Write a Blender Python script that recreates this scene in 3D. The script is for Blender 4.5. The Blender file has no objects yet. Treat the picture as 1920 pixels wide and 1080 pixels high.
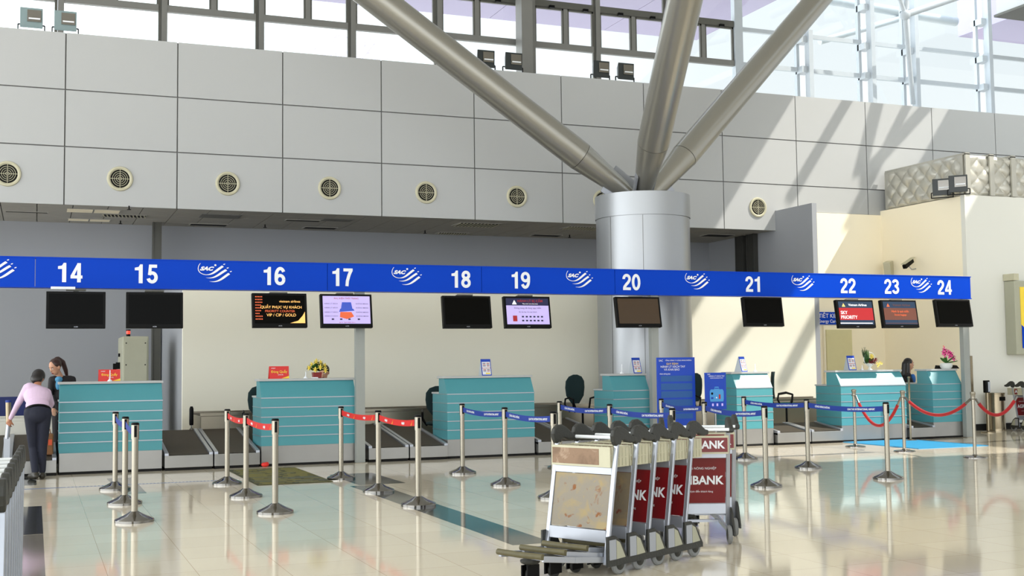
import bpy, bmesh, math, random
from mathutils import Vector, Matrix, noise
random.seed(7)
D = bpy.data
SC = bpy.context.scene
COL = SC.collection

# ------------------------------------------------------------------ camera
CX, CY = 960.0, 540.0
V1, V2, CAMH = (6570, 620), (65, 697), 1.45          # vanishing points of the hall's two floor directions
FPX = math.sqrt(-((V1[0]-CX)*(V2[0]-CX)+(V1[1]-CY)*(V2[1]-CY)))
_ax = Vector((V1[0]-CX, -(V1[1]-CY), -FPX)).normalized()
_ay = Vector((V2[0]-CX, -(V2[1]-CY), -FPX)).normalized()
_az = _ax.cross(_ay).normalized()
RM = Matrix((_ax, _ay, _az))                           # camera -> world
CP = Vector((0, 0, CAMH))
cam = D.cameras.new('camera'); camo = D.objects.new('camera', cam); COL.objects.link(camo)
cam.sensor_width = 36; cam.lens = FPX/1920*36; cam.clip_end = 300
camo.matrix_world = Matrix.Translation(CP) @ RM.to_4x4()
SC.camera = camo

def P(px, py, X=None, Y=None, Z=None):
    d = RM @ Vector((px-CX, -(py-CY), -FPX))
    for i, v in enumerate((X, Y, Z)):
        if v is not None:
            return CP + d*((v-CP[i])/d[i])

# ------------------------------------------------------------------ light
SC.view_settings.view_transform = 'Standard'
SC.view_settings.look = 'None'
SC.view_settings.exposure = 0.16
SC.view_settings.gamma = 1.0
SC.view_settings.use_curve_mapping = False
W = D.worlds.new('sky'); SC.world = W; W.use_nodes = True
_n = W.node_tree.nodes; _l = W.node_tree.links
_bg = _n['Background']
_tc = _n.new('ShaderNodeTexCoord'); _sx = _n.new('ShaderNodeSeparateXYZ'); _rm = _n.new('ShaderNodeMapRange')
_l.new(_tc.outputs['Generated'], _sx.inputs[0]); _l.new(_sx.outputs['Z'], _rm.inputs['Value'])
_rm.inputs['From Min'].default_value = -0.4; _rm.inputs['From Max'].default_value = 0.5
_mx = _n.new('ShaderNodeMix'); _mx.data_type = 'RGBA'
_mx.inputs['A'].default_value = (0.98, 0.97, 0.95, 1)
_mx.inputs['B'].default_value = (0.86, 0.94, 1.0, 1)
_l.new(_rm.outputs['Result'], _mx.inputs['Factor']); _l.new(_mx.outputs['Result'], _bg.inputs['Color'])
_mr2 = _n.new('ShaderNodeMapRange'); _l.new(_sx.outputs['X'], _mr2.inputs['Value'])
_mr2.inputs['From Min'].default_value = -1.0; _mr2.inputs['From Max'].default_value = 0.5; _mr2.inputs['To Min'].default_value = 4.6; _mr2.inputs['To Max'].default_value = 1.0
_l.new(_mr2.outputs['Result'], _bg.inputs['Strength'])
sun = D.lights.new('sun', 'SUN'); suno = D.objects.new('sun', sun); COL.objects.link(suno)
SUND = Vector((-0.70, 0.50, -1.0)).normalized()
suno.location = (30, 0, 30)
suno.rotation_euler = SUND.to_track_quat('-Z', 'Y').to_euler()
sun.energy = 5.0; sun.angle = 0.012; sun.color = (1.0, 0.95, 0.86)
SC.cycles.max_bounces = 8
SC.cycles.diffuse_bounces = 5
SC.cycles.use_denoising = True
SC.cycles.sample_clamp_indirect = 4

# ------------------------------------------------------------------ materials
def lin(c):
    c = c/255.0
    return c/12.92 if c <= 0.04045 else ((c+0.055)/1.055)**2.4
def mat(name, rgb, rough=0.5, metal=0.0, var=0.05, scale=6.0, bump=0.0, bscale=60.0, coat=0.0, spec=0.5, emit=0.0, aniso=None, sheen=0.0):
    m = D.materials.new(name); m.use_nodes = True
    nt = m.node_tree; b = nt.nodes['Principled BSDF']
    c = tuple(lin(v) for v in rgb)
    tc = nt.nodes.new('ShaderNodeTexCoord'); nz = nt.nodes.new('ShaderNodeTexNoise')
    mp = nt.nodes.new('ShaderNodeMapping')
    if aniso: mp.inputs['Scale'].default_value = aniso
    nt.links.new(tc.outputs['Object'], mp.inputs['Vector']); nt.links.new(mp.outputs['Vector'], nz.inputs['Vector'])
    nz.inputs['Scale'].default_value = scale; nz.inputs['Detail'].default_value = 4
    mx = nt.nodes.new('ShaderNodeMix'); mx.data_type = 'RGBA'
    mx.inputs['A'].default_value = tuple(v*(1-var) for v in c)+(1,)
    mx.inputs['B'].default_value = tuple(min(1, v*(1+var)) for v in c)+(1,)
    nt.links.new(nz.outputs['Fac'], mx.inputs['Factor'])
    nt.links.new(mx.outputs['Result'], b.inputs['Base Color'])
    b.inputs['Roughness'].default_value = rough; b.inputs['Metallic'].default_value = metal
    b.inputs['Specular IOR Level'].default_value = spec
    b.inputs['Coat Weight'].default_value = coat; b.inputs['Coat Roughness'].default_value = 0.08
    b.inputs['Sheen Weight'].default_value = sheen
    if emit:
        nt.links.new(mx.outputs['Result'], b.inputs['Emission Color']); b.inputs['Emission Strength'].default_value = emit
    if bump:
        n2 = nt.nodes.new('ShaderNodeTexNoise'); n2.inputs['Scale'].default_value = bscale; n2.inputs['Detail'].default_value = 3
        nt.links.new(mp.outputs['Vector'], n2.inputs['Vector'])
        bp = nt.nodes.new('ShaderNodeBump'); bp.inputs['Strength'].default_value = bump; bp.inputs['Distance'].default_value = 0.01
        nt.links.new(n2.outputs['Fac'], bp.inputs['Height']); nt.links.new(bp.outputs['Normal'], b.inputs['Normal'])
    return m

def floor_mat():
    m = mat('polished_cream_tile', (226, 217, 198), 0.07, var=0.04, scale=1.2, spec=0.5)
    nt = m.node_tree; b = nt.nodes['Principled BSDF']
    tc = nt.nodes.new('ShaderNodeTexCoord'); mp = nt.nodes.new('ShaderNodeMapping')
    mp.inputs['Location'].default_value = (0.1, 0.05, 0)
    br = nt.nodes.new('ShaderNodeTexBrick'); br.offset = 0
    nt.links.new(tc.outputs['Object'], mp.inputs['Vector']); nt.links.new(mp.outputs['Vector'], br.inputs['Vector'])
    br.inputs['Scale'].default_value = 1.0; br.inputs['Brick Width'].default_value = 0.6; br.inputs['Row Height'].default_value = 0.6
    br.inputs['Mortar Size'].default_value = 0.0025; br.inputs['Mortar Smooth'].default_value = 0.2
    old = b.inputs['Base Color'].links[0].from_socket
    c = [lin(v) for v in (214, 204, 184)]
    br.inputs['Color1'].default_value = (1, 1, 1, 1); br.inputs['Color2'].default_value = (0.93, 0.92, 0.90, 1)
    br.inputs['Mortar'].default_value = (0.62, 0.56, 0.48, 1)
    mu = nt.nodes.new('ShaderNodeMix'); mu.data_type = 'RGBA'; mu.blend_type = 'MULTIPLY'; mu.inputs['Factor'].default_value = 1
    nt.links.new(old, mu.inputs['A']); nt.links.new(br.outputs['Color'], mu.inputs['B'])
    nt.links.new(mu.outputs['Result'], b.inputs['Base Color'])
    return m

def glass_mat(name, tint=(0.96, 0.98, 0.98)):
    m = D.materials.new(name); m.use_nodes = True
    nt = m.node_tree; nt.nodes.clear()
    o = nt.nodes.new('ShaderNodeOutputMaterial'); t = nt.nodes.new('ShaderNodeBsdfTransparent'); g = nt.nodes.new('ShaderNodeBsdfGlossy')
    t.inputs['Color'].default_value = tint+(1,); g.inputs['Roughness'].default_value = 0.02
    mx = nt.nodes.new('ShaderNodeMixShader'); mx.inputs[0].default_value = 0.06
    nt.links.new(t.outputs[0], mx.inputs[1]); nt.links.new(g.outputs[0], mx.inputs[2])
    nt.links.new(mx.outputs[0], o.inputs[0])
    return m

def rust_mat(name, base, spot, rust, amount=0.5):
    m = mat(name, base, 0.75)
    nt = m.node_tree; b = nt.nodes['Principled BSDF']
    tc = nt.nodes.new('ShaderNodeTexCoord')
    def layer(prev, sc, lo, hi, col, det=8):
        nz = nt.nodes.new('ShaderNodeTexNoise'); nz.inputs['Scale'].default_value = sc; nz.inputs['Detail'].default_value = det
        nz.inputs['Distortion'].default_value = 0.6
        nt.links.new(tc.outputs['Object'], nz.inputs['Vector'])
        mr = nt.nodes.new('ShaderNodeMapRange'); mr.inputs['From Min'].default_value = lo; mr.inputs['From Max'].default_value = hi
        nt.links.new(nz.outputs['Fac'], mr.inputs['Value'])
        mx = nt.nodes.new('ShaderNodeMix'); mx.data_type = 'RGBA'
        nt.links.new(mr.outputs['Result'], mx.inputs['Factor']); nt.links.new(prev, mx.inputs['A'])
        mx.inputs['B'].default_value = tuple(lin(v) for v in col)+(1,)
        return mx.outputs['Result']
    s = b.inputs['Base Color'].links[0].from_socket
    s = layer(s, 5, 0.5, 0.6, spot)
    s = layer(s, 9, 0.62-amount*0.1, 0.68-amount*0.1, rust)
    s = layer(s, 60, 0.62, 0.72, spot)
    nt.links.new(s, b.inputs['Base Color'])
    return m

M = {}
M['floor'] = floor_mat()
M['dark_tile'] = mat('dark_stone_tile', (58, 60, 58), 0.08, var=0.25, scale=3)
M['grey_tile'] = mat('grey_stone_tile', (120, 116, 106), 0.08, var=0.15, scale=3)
M['panel'] = mat('aluminium_cladding', (176, 178, 178), 0.42, 0.0, var=0.02, scale=0.6)
M['seam'] = mat('seam_dark', (112, 112, 110), 0.8)
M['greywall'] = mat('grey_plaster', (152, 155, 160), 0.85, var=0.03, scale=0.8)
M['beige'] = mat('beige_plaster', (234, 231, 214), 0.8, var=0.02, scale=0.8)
M['cream'] = mat('cream_plaster', (250, 240, 214), 0.8, var=0.02, scale=0.8)
M['whitewall'] = mat('off_white_plaster', (222, 222, 214), 0.8, var=0.02, scale=0.8)
M['ceil'] = mat('ceiling_tile', (160, 158, 152), 0.9, var=0.04, scale=4)
M['black'] = mat('black_plastic', (8, 8, 8), 0.4, spec=0.12)
M['matblack'] = mat('black_void', (10, 10, 10), 0.9)
M['frame'] = mat('window_frame_grey', (122, 122, 118), 0.5, 0.3)
M['framedark'] = mat('window_frame_dark', (88, 88, 82), 0.5, 0.3)
M['whitepost'] = mat('white_painted_steel', (176, 184, 190), 0.45)
M['glass'] = glass_mat('window_glass')
M['canopy'] = mat('lilac_soffit', (156, 150, 178), 0.6, var=0.03, scale=2, aniso=(0.3, 8, 1))
M['roofm'] = mat('roof_underside', (200, 200, 196), 0.8)
M['strut'] = mat('silver_paint', (156, 154, 146), 0.3, 0.72, var=0.03, scale=1)
M['colm'] = mat('column_cladding', (158, 161, 164), 0.34, 0.55, var=0.02, scale=1)
M['steel'] = mat('brushed_steel', (150, 144, 130), 0.27, 0.9, var=0.06, scale=8, aniso=(0.3, 0.3, 12))
M['steeld'] = mat('dull_steel_housing', (150, 142, 126), 0.28, 0.75, var=0.1, scale=3)
M['chrome'] = mat('polished_chrome', (132, 130, 126), 0.1, 1.0, var=0.02)
M['alu'] = mat('anodised_aluminium', (168, 172, 180), 0.3, 0.6, var=0.03)
M['teal'] = mat('teal_laminate', (74, 146, 156), 0.4, var=0.03, scale=2, spec=0.5)
M['tealside'] = mat('teal_side_laminate', (40, 112, 110), 0.45, var=0.03)
M['top'] = mat('grey_counter_top', (176, 178, 178), 0.35)
M['belt'] = mat('rubber_belt', (60, 52, 40), 0.7, var=0.25, scale=14, bump=0.5, bscale=40, aniso=(1, 3, 1))
M['banner'] = mat('blue_sign_panel', (0, 62, 186), 0.35, var=0.04, scale=1.0, spec=0.1)
M['white'] = mat('white_vinyl', (232, 236, 240), 0.4)
M['rubber'] = mat('dark_grey_rubber', (42, 43, 39), 0.5, bump=0.2)
M['tyre'] = mat('grey_tyre', (128, 130, 130), 0.7)
M['cream_pl'] = mat('cream_basket_slats', (190, 186, 160), 0.5, var=0.08, scale=12)
M['red'] = mat('dark_red_board', (112, 8, 16), 0.35, var=0.06)
M['olive'] = mat('worn_rubber_nose', (92, 86, 58), 0.55, var=0.2, scale=20)
M['rust'] = rust_mat('weathered_board', (140, 132, 118), (158, 140, 102), (132, 84, 44), .3)
M['rust2'] = rust_mat('weathered_board_brown', (112, 100, 80), (130, 110, 78), (104, 50, 30), 0.2)
M['faded'] = rust_mat('faded_brown_print', (142, 116, 94), (124, 100, 80), (166, 142, 120), 0.2)
M['redbelt'] = mat('red_webbing', (196, 18, 12), 0.6)
M['bluebelt'] = mat('blue_webbing', (16, 50, 140), 0.6)
M['velvet'] = mat('red_velvet', (158, 14, 20), 0.85, sheen=0.15)
M['skin'] = mat('skin', (196, 146, 118), 0.55, var=0.04)
M['skind'] = mat('skin_tan', (172, 118, 90), 0.55, var=0.04)
M['hair'] = mat('black_hair', (22, 17, 15), 0.4, var=0.3, scale=40, aniso=(1, 1, .2))
M['hairb'] = mat('dark_brown_hair', (52, 26, 20), 0.4, var=0.3, scale=40, aniso=(1, 1, .2))
M['shirt'] = mat('pink_striped_shirt', (212, 186, 212), 0.75, var=0.07, scale=60, aniso=(1, .15, .15), bump=0.4, bscale=9)
M['trouser'] = mat('navy_trousers', (22, 26, 44), 0.8, bump=0.3, bscale=10)
M['suit'] = mat('black_jacket', (26, 22, 25), 0.75)
M['shoe'] = mat('dark_leather', (44, 40, 30), 0.4)
M['scarf'] = mat('blue_scarf', (70, 140, 180), 0.6, var=0.5, scale=30)
M['bluetop'] = mat('blue_blouse', (40, 110, 190), 0.6)
M['leaf'] = mat('green_leaf', (52, 104, 34), 0.5, var=0.3, scale=20)
M['leafd'] = mat('dark_leaf', (30, 58, 24), 0.5, var=0.3, scale=20)
M['yellow'] = mat('yellow_petal', (240, 222, 110), 0.55, var=0.1, scale=30)
M['pink'] = mat('pink_petal', (238, 72, 160), 0.5, var=0.12, scale=30)
M['maroon'] = mat('maroon_petal', (110, 26, 34), 0.6)
M['pot_red'] = mat('red_pot', (128, 30, 28), 0.35)
M['pot_white'] = mat('white_pot', (222, 226, 222), 0.3)
M['cabinet'] = mat('khaki_cabinet', (168, 168, 148), 0.5)
M['fabric'] = mat('teal_black_fabric', (14, 40, 42), 0.9)
M['tealfab'] = mat('teal_seat_fabric', (30, 110, 108), 0.85)
M['signred'] = mat('red_card', (216, 38, 32), 0.4)
M['signyel'] = mat('yellow_print', (246, 214, 60), 0.5)
M['kick'] = mat('brushed_kick_plate', (156, 155, 152), 0.3, 0.7, var=0.05, scale=4)
M['navy'] = mat('navy_partition', (4, 26, 92), .5)
M['poster'] = mat('blue_poster', (2, 62, 178), 0.4, var=0.12, scale=3)
M['posterl'] = mat('blue_board_band', (30, 84, 150), 0.4)
M['case'] = mat('light_blue_print', (70, 150, 214), 0.5)
M['mat'] = mat('woven_mat_dark', (58, 60, 34), 0.95)
M['matb'] = mat('blue_floor_mat', (30, 140, 190), 0.6, var=0.1, scale=5)
M['foil'] = mat('silver_foil_insulation', (190, 188, 178), 0.38, 0.55, var=0.08, scale=3, bump=1.0, bscale=5)
M['doorm'] = mat('pale_yellow_door', (214, 206, 158), 0.5)
M['bronze'] = mat('bronze_steel', (138, 126, 104), 0.25, 0.85, var=0.06)
M['redlamp'] = mat('red_beacon', (250, 70, 50), 0.3, emit=0.8)
M['postgrey'] = mat('grey_post_paint', (150, 154, 150), 0.45, 0.2)
M['scr'] = mat('screen_off', (3, 3, 2), 0.15, spec=0.06)
M['orange'] = mat('orange_tag', (226, 90, 50), 0.5)
M['cardb'] = mat('brown_cardboard', (140, 96, 60), 0.8)

# ------------------------------------------------------------------ mesh builder
class MB:
    def __init__(s): s.v = []; s.f = []; s.m = []; s.s = []
    def face(s, pts, m=0, sm=False):
        b = len(s.v); s.v += [tuple(p) for p in pts]; s.f.append(tuple(range(b, b+len(pts)))); s.m.append(m); s.s.append(sm); return s
    def hexa(s, c, m=0):
        b = len(s.v); s.v += [tuple(p) for p in c]
        for q in ((0,3,2,1),(4,5,6,7),(0,1,5,4),(1,2,6,5),(2,3,7,6),(3,0,4,7)):
            s.f.append(tuple(b+i for i in q)); s.m.append(m); s.s.append(False)
        return s
    def box(s, x0, x1, y0, y1, z0, z1, m=0):
        return s.hexa([(x0,y0,z0),(x1,y0,z0),(x1,y1,z0),(x0,y1,z0),(x0,y0,z1),(x1,y0,z1),(x1,y1,z1),(x0,y1,z1)], m)
    def bar(s, a, b, w, h, m=0, up=(0,0,1)):
        a = Vector(a); b = Vector(b); d = (b-a).normalized(); u = Vector(up)
        r = d.cross(u); 
        if r.length < 1e-4: r = d.cross(Vector((0,1,0)))
        r = r.normalized()*w/2; u = r.cross(d).normalized()*h/2
        return s.hexa([a-r-u, a+r-u, b+r-u, b-r-u, a-r+u, a+r+u, b+r+u, b-r+u], m)
    def rings(s, rings, m=0, sm=True, cap=True, closed=True):
        b = len(s.v); n = len(rings[0])
        for r in rings: s.v += [tuple(p) for p in r]
        for i in range(len(rings)-1):
            for j in range(n if closed else n-1):
                k = (j+1) % n
                s.f.append((b+i*n+j, b+i*n+k, b+(i+1)*n+k, b+(i+1)*n+j)); s.m.append(m); s.s.append(sm)
        if cap:
            s.f.append(tuple(b+j for j in reversed(range(n)))); s.m.append(m); s.s.append(False)
            e = b+(len(rings)-1)*n
            s.f.append(tuple(e+j for j in range(n))); s.m.append(m); s.s.append(False)
        return s
    def tube(s, pts, r, m=0, n=12, cap=True, flat=1.0):
        pts = [Vector(p) for p in pts]; rs = r if isinstance(r, (list, tuple)) else [r]*len(pts)
        out = []; ref = None
        for i, p in enumerate(pts):
            d = (pts[min(i+1, len(pts)-1)]-pts[max(i-1, 0)]).normalized()
            if ref is None:
                ref = Vector((0,0,1)) if abs(d.z) < .9 else Vector((1,0,0))
            a = d.cross(ref).normalized(); c = a.cross(d).normalized(); ref = c
            out.append([p + a*math.cos(t)*rs[i] + c*math.sin(t)*rs[i]*flat for t in [2*math.pi*k/n for k in range(n)]])
        return s.rings(out, m, True, cap)
    def lathe(s, prof, o=(0,0,0), m=0, n=24, cap=True, ax='z'):
        out = []
        for r, z in prof:
            ring = []
            for k in range(n):
                t = 2*math.pi*k/n; c, q = r*math.cos(t), r*math.sin(t)
                if ax == 'z': p = (o[0]+c, o[1]+q, o[2]+z)
                elif ax == 'y': p = (o[0]+c, o[1]+z, o[2]-q)
                else: p = (o[0]+z, o[1]+c, o[2]+q)
                ring.append(p)
            out.append(ring)
        return s.rings(out, m, True, cap)
    def prism(s, poly, f0, f1, m=0):
        """poly: 2-D points, f0/f1 map a 2-D point to the two end faces"""
        a = [f0(*p) for p in poly]; b = [f1(*p) for p in poly]; n = len(poly); k = len(s.v)
        s.v += [tuple(p) for p in a+b]
        s.f.append(tuple(k+i for i in reversed(range(n)))); s.f.append(tuple(k+n+i for i in range(n)))
        s.m += [m, m]; s.s += [False, False]
        for i in range(n):
            j = (i+1) % n; s.f.append((k+i, k+j, k+n+j, k+n+i)); s.m.append(m); s.s.append(False)
        return s
    def ell(s, c, r, m=0, n=12, k=8, rot=None):
        out = []
        for i in range(1, k):
            ph = math.pi*i/k; ring = []
            for j in range(n):
                t = 2*math.pi*j/n
                p = Vector((r[0]*math.sin(ph)*math.cos(t), r[1]*math.sin(ph)*math.sin(t), -r[2]*math.cos(ph)))
                if rot: p = rot @ p
                ring.append(p+Vector(c))
            out.append(ring)
        return s.rings(out, m, True, True)
    def ring_torus(s, c, R, r, ax='y', m=0, n=28, k=6):
        b = len(s.v)
        for i in range(n):
            t = 2*math.pi*i/n
            for j in range(k):
                q = 2*math.pi*j/k; rr = R+r*math.cos(q); h = r*math.sin(q)
                if ax == 'y': p = (c[0]+rr*math.cos(t), c[1]+h, c[2]+rr*math.sin(t))
                elif ax == 'x': p = (c[0]+h, c[1]+rr*math.cos(t), c[2]+rr*math.sin(t))
                else: p = (c[0]+rr*math.cos(t), c[1]+rr*math.sin(t), c[2]+h)
                s.v.append(p)
        for i in range(n):
            for j in range(k):
                a = b+i*k+j; a2 = b+i*k+(j+1) % k; c2 = b+((i+1) % n)*k+(j+1) % k; c1 = b+((i+1) % n)*k+j
                s.f.append((a, c1, c2, a2)); s.m.append(m); s.s.append(True)
        return s
    def data(s, name, mats):
        me = D.meshes.new(name); me.from_pydata(s.v, [], s.f)
        for mm in (mats if isinstance(mats, (list, tuple)) else [mats]): me.materials.append(M[mm] if isinstance(mm, str) else mm)
        me.polygons.foreach_set('material_index', s.m); me.polygons.foreach_set('use_smooth', s.s)
        bm = bmesh.new(); bm.from_mesh(me); bmesh.ops.recalc_face_normals(bm, faces=bm.faces)
        for e in bm.edges:
            if len(e.link_faces) == 2 and e.calc_face_angle(0) > 0.7: e.smooth = False
        bm.to_mesh(me); bm.free()
        me.update(); return me
    def build(s, name, mats, parent=None, bevel=0.0, loc=None):
        o = D.objects.new(name, s.data(name, mats)); COL.objects.link(o)
        if parent: o.parent = parent
        if loc: o.location = loc
        if bevel:
            md = o.modifiers.new('bevel', 'BEVEL'); md.width = bevel; md.segments = 2; md.limit_method = 'ANGLE'; md.angle_limit = math.radians(50)
        return o

def tag(o, label=None, cat=None, group=None, kind=None):
    if label: o['label'] = label
    if cat: o['category'] = cat
    if group: o['group'] = group
    if kind: o['kind'] = kind
    return o
def thing(name, label, cat, loc=(0,0,0), rz=0.0, group=None):
    o = D.objects.new(name, None); COL.objects.link(o); o.empty_display_size = 0.1
    o.location = loc; o.rotation_euler = (0, 0, rz)
    return tag(o, label, cat, group)
def copy_tree(o, parent=None):
    c = o.copy(); COL.objects.link(c); c.parent = parent
    for ch in list(o.children): copy_tree(ch, c)
    return c
def struct(o): o['kind'] = 'structure'; return o

_txt = {}
def text_data(s, size, bold=0.0, shear=0.0, ext=0.0, sx=1.0):
    key = (s, round(size, 4), bold, shear, ext, sx)
    if key in _txt: return _txt[key]
    cu = D.curves.new('lettering', 'FONT'); cu.body = s; cu.size = size; cu.align_x = 'CENTER'; cu.align_y = 'CENTER'
    cu.offset = bold*size; cu.shear = shear; cu.extrude = ext; cu.resolution_u = 3
    o = D.objects.new('lettering', cu); COL.objects.link(o)
    bpy.context.view_layer.update()
    me = D.meshes.new_from_object(o.evaluated_get(bpy.context.evaluated_depsgraph_get()))
    D.objects.remove(o); D.curves.remove(cu)
    if sx != 1.0: me.transform(Matrix.Diagonal((sx, 1, 1, 1)))
    _txt[key] = me
    return me
def text(s, size, pos, m, parent=None, name='lettering', xd=(1,0,0), up=(0,0,1), bold=0.006, shear=0.0, ext=0.0, sx=1.0):
    me = text_data(s, size, bold, shear, ext, sx).copy()
    x = Vector(xd).normalized(); u = Vector(up).normalized(); n = x.cross(u)
    mt = Matrix((x, u, n)).transposed().to_4x4(); mt.translation = Vector(pos)
    me.transform(mt); me.materials.clear(); me.materials.append(M[m])
    o = D.objects.new(name, me); COL.objects.link(o)
    if parent: o.parent = parent
    return o

# ================================================================== THE SETTING
YF, ZF0, ZF1 = 22.35, 4.39, 7.47      # cladding wall
FR = 'wall'
b = MB()
b.box(-9, 42, -14, 26, -0.1, 0.0, 0)
# dark inlaid tiles along x ~ -0.1..0.1 and the diagonal band, set flush in the cream tiles
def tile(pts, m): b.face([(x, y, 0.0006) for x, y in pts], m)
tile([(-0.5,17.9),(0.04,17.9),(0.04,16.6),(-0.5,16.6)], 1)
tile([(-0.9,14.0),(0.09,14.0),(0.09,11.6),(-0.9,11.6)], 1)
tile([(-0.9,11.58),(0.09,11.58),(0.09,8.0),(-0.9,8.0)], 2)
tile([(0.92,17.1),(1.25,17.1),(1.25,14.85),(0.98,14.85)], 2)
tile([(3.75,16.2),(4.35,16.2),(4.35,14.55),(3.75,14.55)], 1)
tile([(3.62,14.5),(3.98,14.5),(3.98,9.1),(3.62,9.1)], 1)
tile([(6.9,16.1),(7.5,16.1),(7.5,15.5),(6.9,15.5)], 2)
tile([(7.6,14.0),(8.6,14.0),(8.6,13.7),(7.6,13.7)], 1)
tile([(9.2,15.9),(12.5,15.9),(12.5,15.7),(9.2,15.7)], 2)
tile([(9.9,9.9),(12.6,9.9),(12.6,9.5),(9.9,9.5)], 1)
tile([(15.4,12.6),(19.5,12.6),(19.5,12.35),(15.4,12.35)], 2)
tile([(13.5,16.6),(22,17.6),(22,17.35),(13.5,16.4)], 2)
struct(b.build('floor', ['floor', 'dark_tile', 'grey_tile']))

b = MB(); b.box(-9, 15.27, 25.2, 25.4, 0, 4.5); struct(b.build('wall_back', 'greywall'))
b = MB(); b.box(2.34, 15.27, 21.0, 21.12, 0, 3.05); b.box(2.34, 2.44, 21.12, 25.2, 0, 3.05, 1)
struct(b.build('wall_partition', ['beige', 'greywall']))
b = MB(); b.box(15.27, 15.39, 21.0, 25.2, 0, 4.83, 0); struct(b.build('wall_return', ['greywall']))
b = MB(); b.box(15.39, 18.14, 22.32, 22.345, 0, 4.83); b.box(15.39, 18.14, 22.47, 22.6, 0, 4.83); struct(b.build('wall_recess', 'cream'))
b = MB(); b.box(18.14, 18.26, 19.76, 22.34, 0, 4.93, 0); struct(b.build('wall_side', 'cream'))
b = MB(); b.box(18.14, 30, 19.64, 19.76, 0, 4.94); struct(b.build('wall_right', 'whitewall'))
b = MB(); b.box(18.26, 30, 19.76, 22.34, 4.88, 4.94); struct(b.build('trim_ledge', 'whitewall'))
b = MB(); b.box(18.2, 30, 19.60, 19.64, 0, 0.13); struct(b.build('baseboard_right', 'matblack'))
b = MB(); b.box(18.10, 18.16, 19.60, 19.68, 0, 1.55); struct(b.build('trim_corner', 'bronze'))

# upper cladding wall: panels with dark joints
b = MB(); g = 0.011; x0 = 0.44
rows = [4.39, 5.425, 6.445, 7.47]
b.box(-9, 30, YF+0.03, YF+0.12, 4.85, 7.46, 1); b.box(-9, 15.27, YF+0.03, YF+0.12, 4.40, 4.85, 1)
k = -5
while x0+1.93*k < 30:
    a, c = x0+1.93*k, x0+1.93*(k+1)
    for i in range(3):
        z0, z1 = rows[i], rows[i+1]
        if a < 15.27 or i > 0:
            if a < 15.27 < c and i == 0:
                b.box(a+g, 15.27, YF, YF+0.04, z0, z1-g); b.box(15.27, c-g, YF, YF+0.04, 4.84, z1-g)
            else: b.box(a+g, c-g, YF, YF+0.04, z0+(g if i else 0), z1-(g if i < 2 else 0))
        else: b.box(a+g, c-g, YF, YF+0.04, 4.84, z1-g)
    k += 1
struct(b.build('wall_upper', ['panel', 'seam']))
b = MB(); b.box(-9, 30, YF+0.04, 24.6, 7.40, 7.465); struct(b.build('trim_wall_top', 'panel'))

# suspended ceiling under the cladding wall
b = MB(); b.box(-9, 15.27, YF+0.05, 25.2, 4.43, 4.5, 1)
for i in range(-15, 26):
    for j in range(5):
        xa = i*0.6; ya = YF+0.06+j*0.57
        b.box(xa+.008, min(xa+.592, 15.27), ya+.008, ya+.562, 4.40, 4.43, 0)
struct(b.build('ceiling', ['ceil', 'seam']))

# roof of the hall out of view, with an opening cut to shape the sun beam
b = MB()
for (xa, xb, ya, yb) in ((-25, 19.04, -14, 24.6), (23.6, 45, -14, 24.6), (19.04, 23.6, -14, 8.5)):
    b.box(xa, xb, ya, yb, 12.0, 12.25)
struct(b.build('ceiling_roof', 'roofm'))
def tubes(name, segs, r, m, parent=None, n=10):
    q = MB()
    for a, c in segs: q.tube([a, c], r, 0, n)
    return q.build(name, m, parent)

def Pd(px, py, depth):
    return CP + RM @ Vector((px-CX, -(py-CY), -FPX))*(depth/FPX)

# windows above the cladding wall ------------------------------------
YG = 24.3
xs = [-5.4, -3.46, -1.54, .38, 2.31, 4.23, 6.16, 8.08, 10.28, 11.9, 13.74, 15.64]
wn = 0
for i in range(len(xs)-1):
    wn += 1
    xa, xb = xs[i], xs[i+1]; xm = (xa+xb)/2
    if i == 7: xm = 8.95
    b = MB()
    b.box(xa-.055, xa+.055, YG-.06, YG+.06, 7.46, 12.0, 0)
    b.box(xa-.115, xa-.06, YG-.02, YG+.05, 7.46, 12.0, 1)
    b.box(xa+.055, xb-.115, YG-.05, YG+.05, 8.585, 8.72, 0)
    b.box(xa+.055, xb-.115, YG-.06, YG+.05, 9.53, 9.68, 1)
    b.box(xm-.05, xm+.05, YG-.04, YG+.04, 8.72, 9.53, 0)
    for (p, q) in ((xa+.055, xm-.05), (xm+.05, xb-.115)):
        b.box(p, p+.035, YG-.03, YG+.03, 8.72, 9.53, 1); b.box(q-.035, q, YG-.03, YG+.03, 8.72, 9.53, 1)
        b.box(p, q, YG-.03, YG+.03, 9.49, 9.53, 1)
    w = b.build('window_%d' % wn, ['frame', 'framedark']); struct(w)
    b = MB(); b.box(xa+.05, xb-.1, YG-.004, YG+.004, 7.46, 12.0); b.build('pane', 'glass', w)
    b = MB(); b.box(xm-.42, xm-.3, YG-.12, YG-.06, 9.50, 9.56); b.build('handle', 'black', w)
    b = MB(); b.box(xm+.42, xm+.54, YG-.12, YG-.06, 9.50, 9.56); b.build('handle', 'black', w)
xr = [15.64, 17.52, 19.4, 20.78, 23.2, 26.0]
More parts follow.
